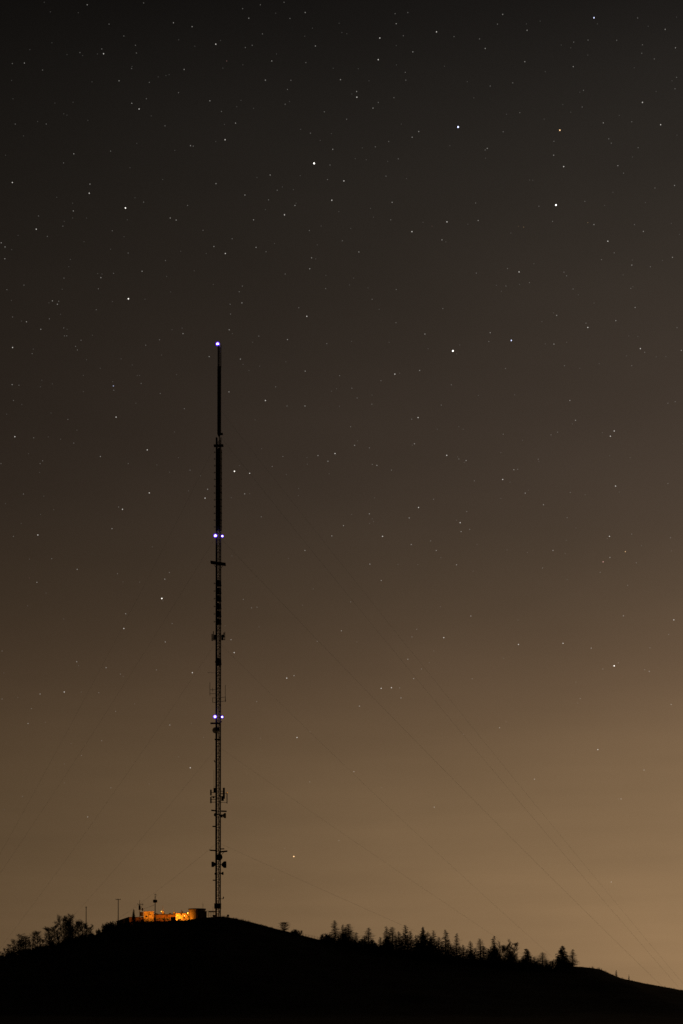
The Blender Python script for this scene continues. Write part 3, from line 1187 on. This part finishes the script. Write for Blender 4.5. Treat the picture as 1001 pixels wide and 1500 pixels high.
def bush(seed, H, W, dense=True):
    r = random.Random(seed)
    tk, cr_ = MB(), MB()
    lobes = [(r.uniform(-.3, .3) * W, r.uniform(-.3, .3) * W, r.uniform(.65, 1.0)) for _ in range(4)]
    for _ in range(60):
        lx, ly, lh = r.choice(lobes)
        a = r.uniform(0, 6.28)
        rr = r.uniform(.05, 1) ** .55
        tip = np.array((lx + math.cos(a) * W * .3 * rr, ly + math.sin(a) * W * .3 * rr, H * lh * math.sqrt(max(.04, 1 - .92 * rr * rr)) * r.uniform(.7, 1.02)))
        b0 = np.array((lx * .6 + math.cos(a) * .2 * W * rr, ly * .6 + math.sin(a) * .2 * W * rr, -.2))
        mid = (b0 + tip) / 2 + np.array((math.cos(a) * W * .05, math.sin(a) * W * .05, 0))
        tk.tube(b0, mid, .035, .022, 4, False)
        cr_.tube(mid, tip, .022, .008, 3, False)
        for _ in range(46):
            t = r.uniform(0, 1)
            q = mid + (tip - mid) * t if r.random() < .55 else b0 + (mid - b0) * r.uniform(.05, 1)
            l = r.uniform(.2, .6)
            e = q + np.array((r.uniform(-l, l), r.uniform(-l, l), r.uniform(-.25, l)))
            w = r.uniform(.03, .075)
            s = np.array((r.uniform(-w, w), w, r.uniform(-w, w)))
            cr_.quad(q - s, e - s * .4, e + s * .4, q + s)
    return tk, cr_


HREF = {'larch': 10.0, 'spruce': 9.0, 'bare': 9.0, 'bush': 3.0}
WREF = {'larch': 3.2, 'spruce': 3.6, 'bare': 4.0, 'bush': 4.4}
PROTO = {'larch': [], 'spruce': [], 'bare': [], 'bush': []}
NAMES = {'larch': ('bare_larch', 'tree'), 'spruce': ('spruce_tree', 'tree'), 'bare': ('leafless_tree', 'tree'), 'bush': ('bush', 'bush')}
for kd, cnt in (('larch', 7), ('spruce', 4), ('bare', 7), ('bush', 4)):
    for i in range(cnt):
        if kd == 'larch':
            m = conifer(100 + i, HREF[kd], WREF[kd], 0)
        elif kd == 'spruce':
            m = conifer(200 + i, HREF[kd], WREF[kd], 1)
        elif kd == 'bare':
            m = bare(300 + i, HREF[kd], WREF[kd])
        else:
            m = bush(400 + i, HREF[kd], WREF[kd])
        cm = NEEDLE if kd == 'spruce' else TWIG
        tm = m[0].mesh('trunk' if kd != 'bush' else 'stems', BARK)
        cmh = m[1].mesh('crown', cm)
        xs_ = [v[0] for v in m[1].v]
        xs_.sort()
        wreal = xs_[int(len(xs_) * .97)] - xs_[int(len(xs_) * .03)]
        if kd in ('larch', 'spruce'):
            wreal = WREF[kd] * .92
        PROTO[kd].append([tm, cmh, wreal, None])


ORD = ['first', 'second', 'third', 'fourth', 'fifth', 'sixth', 'seventh', 'eighth', 'ninth', 'tenth', 'eleventh', 'twelfth', 'thirteenth',
       'fourteenth', 'fifteenth', 'sixteenth', 'seventeenth', 'eighteenth', 'nineteenth', 'twentieth', 'twenty-first', 'twenty-second',
       'twenty-third', 'twenty-fourth', 'twenty-fifth', 'twenty-sixth', 'twenty-seventh', 'twenty-eighth', 'twenty-ninth', 'thirtieth']
_tc = {k: 0 for k in PROTO}


def plant(kind, px, top, wpx, label, group, Y=None):
    i = _tc[kind] % len(PROTO[kind])
    _tc[kind] += 1
    pr = PROTO[kind][i]
    Y = Y or random.uniform(692.5, 704)
    x = X(px, Y)
    z = ground(x, Y)
    h = max(.8, Z(top, Y) - z)
    if pr[3] is None:
        nm, cat = NAMES[kind]
        t = thing(nm, (0, 0, 0), label, cat, group)
        for part, m in (('trunk' if kind != 'bush' else 'stem', pr[0]), ('crown', pr[1])):
            o = bpy.data.objects.new(part, m)
            COL.objects.link(o)
            o.parent = t
            if part == 'stem':
                o['kind'] = 'stuff'
        pr[3] = t
    else:
        t = dup_tree(pr[3])
        tag(t, label, NAMES[kind][1], group)
    sw = wpx * Y / F / pr[2]
    t.location = (x, Y, z - .05)
    t.scale = (sw, sw, h / HREF[kind])
    t.rotation_euler.z = random.uniform(0, 6.28) if kind != 'bare' else random.choice((0, math.pi))
    return t


LEFT = [(18, 1384, 13), (27, 1377, 15), (36, 1369.5, 17), (46, 1373, 9), (54, 1364.5, 13), (61.5, 1373, 9), (76, 1352.5, 17), (86, 1361, 9),
        (93, 1344, 13), (101, 1342.8, 12), (108.5, 1343.5, 17), (117, 1351, 11), (123, 1349, 10), (131.5, 1356, 9)]
LEFT_W = ['low', 'rounded', 'broad', 'slight', 'upright', 'thin', 'tall, wide crowned', 'narrow', 'tall', 'tallest', 'large, dense', 'medium', 'twiggy', 'small']
for i, (px, top, w) in enumerate(LEFT):
    plant('bare', px, top - (1388 - top) * .05, w * 1.1, '%s leafless tree, %s from the left edge in the slope cluster' % (LEFT_W[i], ORD[i]), 'leafless trees on the left slope', random.uniform(691, 698))
plant('bare', 3, 1394, 8, 'lowest leafless sapling right at the left edge of the slope', 'leafless trees on the left slope', 693)
plant('bare', 10.5, 1389, 9, 'small leafless sapling next to the lowest one by the left edge', 'leafless trees on the left slope', 694)
plant('bare', 105, 1352, 14, 'shorter leafless tree tucked behind the large dense one', 'leafless trees on the left slope', 701)
plant('bare', 71, 1368, 11, 'shorter leafless tree tucked just left of the wide crowned one', 'leafless trees on the left slope', 701)
for i, (px, top, w, d) in enumerate([(4, 1398, 10, 'bush at the very left edge below the leafless trees'), (11, 1394, 9, 'scrubby bush left of the first leafless tree'),
                                     (144.5, 1358.5, 6, 'tiny upright bush alone on the slope left of the shed'), (151, 1359.5, 8, 'small low bush next to the tiny upright one'),
                                     (158, 1350, 12, 'rounded bush at the left end of the shed hedge'), (165.5, 1346.5, 15, 'largest bush in front of the dark shed'),
                                     (174, 1348.5, 13, 'bush at the foot of the crossarm pole'), (183, 1350.5, 11, 'low bush between the crossarm pole and the fir')]):
    plant('bush', px, top, w, d, 'bushes along the crest', 692.5 + i * .3)
for i, (px, top, w) in enumerate([(20, 1392, 12), (33, 1388, 13), (44, 1387, 11), (56, 1384, 13), (67, 1382, 11), (80, 1378, 14), (91, 1376, 12), (102, 1371, 14), (113, 1369, 13), (124, 1366, 11), (134, 1365, 8)]):
    plant('bush', px, top, w * 1.3, 'scrub beneath the leafless trees, %s clump from the left edge' % ORD[i], 'scrub beneath the leafless trees', random.uniform(691, 693))
plant('spruce', 196, 1331.5, 8, 'little fir standing alone beside the low outbuilding', None, 697)
plant('bush', 202, 1347.5, 8, 'small dark bush in front of the low outbuilding', 'bushes along the crest', 694)
plant('bush', 189.5, 1348, 9, 'dark bush at the left foot of the little fir', 'bushes along the crest', 694.5)

for px, top, w, lb in ((208.5, 1347, 7, 'low bush under the crossarm pole by the palisade fence'), (216, 1348.2, 8, 'low bush below the square cabin'), (223, 1348.3, 6, 'small bush between the square cabin and the basket pole'),
                       (233, 1347.6, 8, 'rounded bush before the long building near the basket pole'), (241, 1347.8, 7, 'low bush before the middle of the long building'), (248, 1347.4, 6, 'small bush left of the generator cabinet')):
    plant('bush', px, top, w, lb, 'bushes along the crest', 693.4)
plant('bare', 417, 1350.5, 13, 'lone rounded leafless tree on the open shoulder right of the mast', None, 693)
plant('bush', 436, 1359.5, 13, 'sprawling thin bush just beyond the lone rounded tree', 'bushes on the right shoulder', 693)
plant('bush', 429, 1362.5, 5, 'tiny bush between the lone rounded tree and the sprawling one', 'bushes on the right shoulder', 693)
plant('bush', 475.5, 1364, 18, 'broad dark bush at the uphill end of the conifer row', 'bushes on the right shoulder', 694)
plant('bush', 484.5, 1368, 12, 'dark bush under the first larch of the row', 'bushes on the right shoulder', 694)

LARCH = [(491, 1350, 12), (502, 1355.5, 8), (511, 1355, 13), (522, 1367.5, 7), (540, 1360.5, 13), (557, 1374, 6), (566, 1358.5, 10), (575, 1359.5, 14), (585, 1366, 9),
         (594, 1356.5, 11), (602, 1365, 9), (610, 1371, 9), (627, 1366.5, 13), (636, 1364.5, 11), (643, 1374, 9), (653, 1363.5, 11), (661, 1385, 7), (669, 1368.5, 10),
         (679, 1385.5, 9), (689, 1380, 9), (704, 1376.5, 14), (715.5, 1392, 7), (724, 1372.5, 12), (783, 1403, 10), (795, 1396.5, 14), (839, 1392, 14)]
for i, (px, top, w) in enumerate(LARCH):
    desc = 'tall bare larch' if 1412 - top > 43 else ('short bare larch' if top > 1380 else 'bare larch')
    lb = '%s, %s larch of the conifer row counting from the mast' % (desc, ORD[i])
    if i == len(LARCH) - 1:
        lb = 'bare pale larch at the far right end of the conifer row'
    plant('larch', px, top - 2.2, w * (random.uniform(1.8, 2.5) if px < 800 else 1.45), lb, 'larches in the conifer row', random.uniform(692, 703))
SPR = [(503.5, 1367, 13), (531, 1376, 15), (546, 1377, 13), (567.5, 1373, 12), (620, 1358, 11), (613, 1379, 13), (631, 1376, 14), (690, 1393, 12), (725, 1386, 17), (749, 1394, 14), (772, 1390.5, 14),
       (785.5, 1410, 10), (824, 1386, 21)]
for i, (px, top, w) in enumerate(SPR):
    lb = 'dense dark spruce, %s spruce of the conifer row counting from the mast' % ORD[i]
    if i == len(SPR) - 1:
        lb = 'broad dark spruce near the right end of the conifer row'
    plant('spruce', px, top - 1.5, w * (1.9 if px < 800 else 1.4), lb, 'spruces in the conifer row', random.uniform(692, 700))
for px, top, w, lb in [(735, 1378.5, 11, 'leafless broadleaf tree just right of the tall pair of larches'), (743, 1377.5, 10, 'upright leafless tree in the middle of the leafless three'),
                       (752, 1382, 14, 'leafless tree with a forked spreading top, rightmost of the leafless three'), (762.5, 1406, 7, 'small leafless sapling in the gap after the leafless three'),
                       (808, 1406.5, 8, 'small leafless sapling left of the broad end spruce')]:
    plant('bare', px, top, w, lb, 'leafless trees of the right slope', random.uniform(692, 696))
plant('larch', 903, 1420.5, 5, 'tiny larch sapling alone on the descending right skyline', 'larch saplings on the right skyline', 692)
plant('larch', 921.5, 1427, 3.6, 'tiniest larch sapling, lowest on the right skyline', 'larch saplings on the right skyline', 692)
BACK = [(497, 1369, 9), (507, 1361, 11), (516, 1374, 9), (527, 1379, 8), (535, 1372, 9), (549, 1383, 8), (562, 1380, 9), (570, 1366, 11), (580, 1372, 10), (589, 1373, 10), (598, 1371, 11), (606, 1378, 10),
        (616, 1369, 12), (623, 1371, 11), (632, 1373, 12), (640, 1380, 10), (648, 1381, 10), (657, 1377, 10), (665, 1386, 10), (674, 1387, 10), (684, 1391, 9), (696, 1390, 10), (709, 1387, 11),
        (719, 1389, 11), (729, 1390, 10), (757, 1398, 9), (766, 1404, 9), (777, 1402, 9), (789, 1406, 9), (800, 1407, 9), (818, 1402, 10), (830, 1399, 10)]
for i, (px, top, w) in enumerate(BACK):
    plant('larch', px, top - 2, w * random.uniform(2.1, 3.0), 'lower bare larch in the rank behind the conifer row, %s from its uphill end' % (ORD + ['thirty-first', 'thirty-second'])[i],
          'larches in the rank behind the conifer row', random.uniform(703, 712))
FILL = [(496, 1376, 12), (508, 1377, 14), (520, 1381, 12), (527, 1382, 12), (538, 1382, 14), (552, 1383, 14), (560, 1387, 10), (572, 1388, 14), (580, 1389, 12), (590, 1391, 13), (600, 1392, 13),
        (611, 1391, 14), (622, 1389, 14), (634, 1390, 14), (645, 1392, 12), (656, 1396, 12), (668, 1399, 13), (680, 1401, 12), (692, 1402, 12), (703, 1403, 12),
        (715, 1404, 12), (727, 1402, 13), (738, 1403, 12), (750, 1407, 13), (769, 1410, 11), (779, 1410, 10), (790, 1411, 10), (802, 1412, 9), (815, 1410, 8), (832, 1409, 8)]
for i, (px, top, w) in enumerate(FILL):
    plant('bush', px, top - 2, w * 1.6, 'dark undergrowth bush beneath the conifer row, %s from the uphill end' % ORD[i], 'undergrowth bushes beneath the conifers', random.uniform(690.5, 694))

# ------------------------------------------------------------------ rough grass along the crest
g = MB()
for _ in range(16000):
    px = random.uniform(-10, 1010)
    if random.random() < .25:
        px = random.uniform(325, 480)
    Y = RIDGE + random.uniform(-9, 5)
    x = X(px, Y)
    z = ground(x, Y)
    clump = _hash2(np.floor(px / 2.3), 3.0)
    hgt = random.uniform(.12, .34) * (1.0 + 1.6 * float(clump) ** 4)
    a = random.uniform(0, 6.28)
    dx, dy = math.cos(a) * hgt * .35, math.sin(a) * hgt * .35
    w = random.uniform(.012, .03)
    g.tri((x - w, Y, z - .03), (x + w, Y, z - .03), (x + dx, Y + dy, z + hgt))
for px0, n, hh in ((347, 60, .9), (353, 40, .7), (356, 40, .8), (868, 30, 1.1), (878, 30, 1.2), (881, 20, 1.0), (343, 40, .6), (385, 30, .6), (389, 30, .5)):
    for _ in range(n):
        Y = RIDGE + random.uniform(-1, 2)
        x = X(px0 + random.gauss(0, 1.2), Y)
        z = ground(x, Y)
        h = hh * random.uniform(.5, 1.1)
        g.tri((x - .02, Y, z - .03), (x + .02, Y, z - .03), (x + random.gauss(0, .2), Y + random.gauss(0, .2), z + h))
gr = g.build('ridge_grass', GRASS, None, kind='stuff')
gr['label'] = 'rough winter grass along the crest of the hill'

# ------------------------------------------------------------------ stars, far beyond everything
STARS = """
A 0 0 384,21,3 632,13,2 195,10,1 222,52,1 345,56,1 480,106,2 545,158,2 763,100,3 845,117,3 949,194,4 970,178,1 229,188,1 132,218,1 352,231,2 448,215,2 456,236,4 429,237,1 596,199,2 600,233,2 295,240,1 364,244,1 108,277,3 55,279,2 188,308,2 581,292,1 579,301,2 810,305,3 730,332,1 744,328,1 405,360,1 524,355,3 657,362,2 696,338,1 785,407,2 644,434,2 923,443,3 580,454,3 612,479,4 242,453,1 322,449,1 974,490,2 58,434,1 52,353,1 281,500,1 295,506,1 166,534,1 204,545,2 68,545,2 387,529,1 726,553,2 990,614,4 602,630,1 838,640,3 850,642,2 949,622,1 325,676,3 487,664,2 280,716,2 769,661,1 572,737,1 25,682,1 55,802,4 396,809,3 393,849,4 950,807,3 716,789,1 632,888,2 594,869,1 250,867,1 320,893,1 997,268,2r 980,299,1 786,175,1 857,203,1 987,547,1 665,509,1 104,597,1
B 334 0 143,21,2 65,38,2 247,10,2 92,80,3 340,55,3 273,81,2 372,124,1 489,102,1 210,58,1 735,60,2 791,55,2 740,104,3 771,157,2 917,140,4 994,161,2 668,167,4 661,262,4 813,228,3 152,149,2 107,199,2 77,209,2 501,143,1 523,148,1 385,202,3 338,159,1 193,268,3 214,237,1 66,285,1 343,275,2 463,300,1 165,352,3 277,353,2 495,350,3 262,393,2 566,402,3 567,427,4 545,413,1 780,318,2 782,352,2 730,429,2 661,450,2 638,475,3 573,302,1 952,291,1 58,441,1 252,458,2 271,446,1 113,476,1 424,491,2 39,469,1 34,541,3 522,524,2 363,585,2 320,568,1 455,587,1 406,617,1 461,656,3 839,578,3 810,603,3 707,622,2 648,645,2 591,650,1 976,640,1 379,718,6 449,725,2 749,698,2 560,697,1 608,702,1 702,709,1 438,789,2 510,795,4 186,769,3 128,780,1 318,772,1 695,774,2 785,785,1 217,836,2 240,821,1 288,833,1 75,857,3 179,878,2 457,880,4 722,889,3 300,893,1 762,545,1 741,285,1 740,200,1 620,355,1
C 668 0 206,63,3 183,106,2 310,105,1 370,93,1 313,133,3 104,171,2 129,213,3 607,78,5b 622,105,1 799,79,2 845,115,1 920,129,3 970,75,1 518,185,2 581,176,2 707,177,2 820,197,2 817,234,2 965,210,3 505,210,1 463,198,1 872,259,2 580,242,1 303,271,3 516,293,3 393,315,1 784,298,1 50,359,1 151,378,2 250,364,2 561,397,2 545,405,1 970,340,2 950,355,1 963,390,2 79,430,1 880,402,1 820,450,4 470,459,1 555,470,2 505,493,1 281,495,2 388,523,1 223,502,1 718,507,1 648,540,3 773,535,2 900,548,4 10,558,6b 457,572,5o 208,579,2 672,610,2 683,629,2 431,621,2 972,594,1 801,649,2 776,690,1 138,652,3 129,659,2 430,682,3 474,732,4 712,728,3 737,761,2 130,695,1 324,791,1 338,792,1 961,815,3 875,826,2 690,845,1 567,885,2 440,901,6 87,892,2 833,890,1
D 0 300 170,49,2 323,27,3 552,14,5 160,107,4 277,94,2 320,58,1 283,73,1 381,58,1 560,66,1 80,134,1 209,139,2 494,114,2 546,140,1 825,3,2 749,58,3 775,67,3 893,112,2 6,167,3 23,185,3 52,197,1 22,237,3 370,162,1 564,212,2 487,195,1 941,183,3 991,214,4 795,204,1 907,214,1 728,245,2 303,272,1 310,240,1 449,304,1 444,320,3 430,302,1 500,301,2 625,292,3 282,322,2 733,315,1 854,290,1 31,373,2 106,353,2 433,369,2 274,371,1 751,383,1 938,350,1 565,413,5 638,415,1 231,422,3 259,424,2 253,437,3 216,431,1 51,420,1 424,461,2 267,481,1 56,493,2 95,511,1 117,514,3 218,501,2 495,425,1 180,547,3 281,541,2 296,547,1 284,576,2 294,576,2 407,573,1 357,595,2 333,622,2 341,638,2 805,566,3 801,542,1 757,549,1 702,593,2 641,617,2 56,627,4 142,654,2 147,634,1 920,667,3 381,681,1 533,677,1 582,704,1 441,718,1 367,750,1 604,750,1 614,750,1 185,771,1 54,790,3 84,793,2 179,800,1 231,787,1 499,796,4b 496,777,1 501,815,2 621,785,2 705,829,2 777,746,1 711,660,1 367,821,1 60,860,2 97,878,1 811,896,2 598,872,1
E 334 300 113,66,3 249,44,4 295,3,3 165,21,1 488,30,1 640,54,1 627,16,1 716,66,2 963,75,4 809,118,4 858,77,1 897,94,1r 941,154,3 958,163,1 358,113,2 410,93,1 540,104,1 503,158,2 576,207,3 19,149,2 124,187,3 168,206,2 205,170,1 368,233,3 386,238,1 360,281,3 252,304,2 393,176,1 431,310,1 553,322,1 535,352,1 430,368,2 64,357,2 50,382,2 62,431,3 10,437,2 12,480,2 6,549,3 20,566,1 312,452,2 347,490,4 262,592,3 634,415,2 665,459,1 616,365,1 740,372,2 739,518,2 866,568,3 945,456,2 989,642,6 435,610,2 544,600,1 136,577,2 109,604,1 55,678,3 140,709,1 67,702,1 93,728,1 340,731,3 734,744,4 755,740,1 843,728,3 491,751,2 673,773,2 982,791,2 210,800,2 5,822,3 545,806,2 478,808,1 455,819,1 568,849,2 634,836,1 633,876,2 165,860,4 260,884,2 339,884,3 938,880,2 491,885,1 255,690,1 880,632,1 709,604,1
F 668 300 98,69,3 53,85,1 425,73,2 580,78,2o 607,87,3 785,87,2 824,117,3 668,160,4 275,95,1o 298,98,2o 242,124,1 365,6,2 654,3,1 947,82,1 983,130,1 696,211,2 640,241,2 775,243,1 773,265,3 855,272,2 908,245,1 952,231,3 343,259,1 227,280,2 278,295,4 90,300,2 475,296,2 487,312,2 323,342,2 220,357,2 178,354,1 280,350,1 200,380,1 515,370,2 538,395,1 778,360,1 769,367,2 735,308,1 443,486,3 429,475,1 703,509,3 788,451,3 572,520,2 580,539,4 151,562,3 145,601,2 244,596,5b 17,616,1 4,655,1 393,611,1 431,612,3 487,604,1 760,576,1 800,578,1 811,632,4 830,648,2 750,664,1 880,668,1 923,667,1 972,540,2 991,640,3 477,707,2 630,698,1 773,707,2 545,718,1 218,719,2 99,838,1 258,835,1 501,860,3 932,872,2 964,865,2 378,513,1 607,432,1
G 0 600 511,33,4 299,43,2 30,20,1 225,15,1 66,119,4 149,124,2 339,90,1 325,147,2 267,130,1 213,120,1 126,194,1 188,225,2 177,237,2 5,237,2 648,177,4 442,206,3 564,237,2 785,211,1 836,266,2 768,98,1 690,243,1 746,275,1 913,350,3 902,389,4 882,291,1 104,371,2 193,380,1 25,413,1 657,366,4 539,438,4 522,428,2 493,523,3 179,461,1 94,500,1 60,557,2 167,551,4 228,655,2 130,657,1 340,702,3 163,759,3 131,740,1r 517,721,2 541,757,1 614,758,1 745,716,2 725,745,3 712,830,5 717,840,1 553,897,3 122,862,1 670,603,1 829,357,1 203,806,1 237,440,1 175,276,1
H 334 600 120,45,1 540,75,2 808,42,2 836,35,4 820,150,3 811,156,1 920,86,1 557,157,3 570,137,1 622,168,2 396,202,3 471,193,4 440,227,3 242,206,2 349,240,1 195,250,2 635,241,2 655,245,3 962,201,4 719,266,2 29,271,5 96,280,4 257,285,1 51,246,1 148,172,1 348,211,1 445,282,1 311,347,1 310,378,1 74,370,3 96,370,1 15,387,1 147,471,2 904,394,2 838,430,4 622,458,3 634,480,1 640,492,1 797,476,3 544,461,1 623,500,1 508,510,3 457,555,3 680,557,4 806,593,3 891,577,2 916,619,3 936,650,1 339,619,3 266,654,1 624,679,3 748,680,1 835,681,1 674,751,3 68,834,2 104,871,2 128,868,2 329,860,1 540,845,2 375,788,1 18,643,1 934,866,1 645,388,1
I 668 600 526,47,3 512,63,1 32,86,1 13,75,1 208,108,2 418,111,2 447,99,2 644,101,1 696,94,4 679,117,4 293,135,1 198,189,1 676,203,1 766,211,1 13,217,2 8,208,1 45,224,3 37,232,1 362,218,2 365,228,1 255,264,3 272,262,2 206,307,4 238,319,1 81,313,2 305,367,3 319,354,1 198,390,1 503,364,2 568,374,1 385,418,3 702,336,4 718,362,1 932,325,2 489,475,2 48,448,2 19,497,4 23,536,3 61,526,2 3,486,1 528,520,1 675,557,4 665,567,1 773,547,2 943,563,2 745,624,4o 677,650,3 647,669,4r 815,598,1 793,673,2 634,715,2 755,772,2 947,621,1 485,574,1 427,619,3 93,592,1 225,617,1 315,628,1 480,632,1 3,682,3 381,696,2 489,747,1 76,710,1 998,150,1
J 0 900 545,62,4 757,40,2 727,121,3 281,20,1 10,161,2 338,208,3 346,225,1 467,234,3 530,262,2 542,272,1 688,244,2 846,256,4 177,350,3 283,341,4 358,341,1 435,344,2 10,372,2 79,365,1 592,393,1 509,426,2 139,414,2 124,479,3 200,474,1 747,486,3 842,478,1 448,555,2 313,567,1 359,620,2 284,657,1 837,674,4 786,626,1 488,762,2 284,740,1 100,800,2 386,890,3 20,857,1 656,745,1 18,257,1 990,50,1 895,540,1
K 334 900 14,111,3 28,168,4 499,72,3 393,118,2 830,65,2 809,99,2 949,102,4 791,197,3 817,282,3 851,240,2 885,212,1 259,280,4 291,269,3 127,383,2 674,325,4 719,322,4 755,323,2 761,367,3 578,403,3 304,541,4 144,544,1 361,515,1 554,691,3 360,736,2 675,760,1 907,847,3 567,121,1 137,55,1 60,783,1 905,160,1
L 668 900 66,7,3 275,132,4 273,25,1 471,127,4 595,148,3 736,6,3 958,24,4 935,88,2 853,147,2 646,240,2 696,226,5 714,213,2 830,243,2 850,250,3 72,283,2 209,193,1 547,370,2 535,390,1 946,396,3 192,498,3 221,472,1 33,527,1 624,594,4 827,684,3 346,724,3 726,811,3 714,811,1 527,297,1
M 334 1200 290,164,5o 488,94,2 200,267,1 250,128,1
N 668 1200 683,276,3
"""
SR = 25000.0
# per class: radius in photo pixels, emission
CLS = {6: (1.2, 1.15), 5: (.98, .66), 4: (.8, .25), 3: (.75, .1), 2: (.72, .048), 1: (.7, .021)}
TINT = {'w': (1.0, .95, .88), 'b': (.62, .68, 1.0), 'o': (1.0, .62, .3), 'r': (1.0, .5, .45)}
UNIQ = {(460, 240): 'brightest white star in the upper middle of the sky', (671, 186): 'brilliant bluish star, brightest in the upper right sky',
        (815, 301): 'brilliant white star high over the right side of the sky', (664, 514): 'brilliant white star level with the top of the mast',
        (871, 26): 'blue star close to the top edge of the sky, right of middle', (820, 191): 'orange star in the upper right sky near the brilliant bluish one',
        (184, 305): 'bright white star high left, upper one of a wide pair', (189, 438): 'bright white star high left, lower one of a wide pair',
        (749, 499): 'small blue star right of the mast, level with its top lamp', (166, 566): 'small blue star left of the upper mast',
        (238, 877): 'bright white star left of the mast, level with its panel antennas', (344, 690): 'bright white star just right of the mast below its top collar',
        (900, 975): 'bright star low in the glowing right sky', (431, 1255): 'orange star low over the hill just right of the mast',
        (883, 823): 'small reddish star in the middle right sky', (917, 808): 'small orange star beside the reddish one in the middle right sky'}
stars = []
for line in STARS.strip().splitlines():
    q = line.split()
    ox, oy = float(q[1]), float(q[2])
    for it in q[3:]:
        a, b, c = it.split(',')
        tint = c[1:] or 'w'
        stars.append((ox + float(a) / 3.0, oy + float(b) / 3.0, int(c[0]), tint))
stars.sort(key=lambda s: -s[2] - (.5 if s[3] != 'w' else 0))
PXM = SR / F
SMESH = {}


def star_mat(c, t):
    return glow('star_%s_%d' % (t, c), TINT[t], CLS[c][1], True, 'NONE')


SMAT = {}
WORD = {4: 'clear bright white star in the night sky', 3: 'small white star in the night sky', 2: 'faint white star in the night sky', 1: 'very faint star in the night sky',
        5: 'bright white star in the night sky'}
faint = {}
todo = []
for i, (px, py, c, t) in enumerate(stars):
    d = np.array((px - CX, F, HZ - py))
    pos = d / F * SR + np.array((0, 0, EYE))
    if (c, t) not in SMAT:
        SMAT[(c, t)] = star_mat(c, t)
    rad = CLS[c][0] * PXM
    if i < 296:
        if (c, t) not in SMESH:
            SMESH[(c, t)] = MB().ball((0, 0, 0), rad, 8, 6).mesh('star', SMAT[(c, t)])
        o = bpy.data.objects.new('star', SMESH[(c, t)])
        COL.objects.link(o)
        o.location = pos
        lb = None
        for (ux, uy), w_ in UNIQ.items():
            if math.hypot(ux - px, uy - py) < 2.5 and c >= 4:
                lb = w_
        if lb is None:
            if t != 'w':
                wd = 'small %s' % {'b': 'blue', 'o': 'orange', 'r': 'red'}[t]
            else:
                wd = {5: 'bright white', 4: 'clear white', 3: 'small white', 2: 'faint white', 1: 'very faint'}[c]
            band = ('along the top edge' if py < 110 else 'high in the sky' if py < 250 else 'high above the mast' if py < 400 else 'around mast top height' if py < 560
                    else 'beside the top antenna' if py < 730 else 'at middle lamp height' if py < 880 else 'above the lower lamps' if py < 1040 else 'low over the hill')
            side_ = ('far left' if px < 150 else 'left of the mast' if px < 316 else 'right of the mast' if px < 500 else 'middle right' if px < 740 else 'far right')
            todo.append((o, wd, band, side_, px))
            lb = ''
        tag(o, lb, 'star', 'stars in the night sky')
    else:
        faint.setdefault('x', []).append((pos, rad, c, t))
byr = {}
for q in todo:
    byr.setdefault(q[1:4], []).append(q)
for (wd, band, side_), lst in byr.items():
    lst.sort(key=lambda q: q[4])
    for i, q in enumerate(lst):
        if len(lst) == 1:
            q[0]['label'] = 'only %s star %s, %s' % (wd, band, side_)
        else:
            q[0]['label'] = '%s %s star from the left %s, %s' % (ORD[i], wd, band, side_)
fm = bpy.data.meshes.new('faint_stars')
fb = MB()
mi = []
keys = sorted({(q[2], q[3]) for q in faint['x']})
for pos, rad, c, t in faint['x']:
    n0 = len(fb.f)
    fb.ball(tuple(pos), rad, 6, 4)
    mi += [keys.index((c, t))] * (len(fb.f) - n0)
fm.from_pydata(fb.v, [], fb.f)
for kk in keys:
    fm.materials.append(SMAT[kk])
fm.polygons.foreach_set('material_index', mi)
fs = bpy.data.objects.new('faint_stars', fm)
COL.objects.link(fs)
fs['kind'] = 'stuff'
fs['label'] = 'scattering of the faintest stars across the night sky'
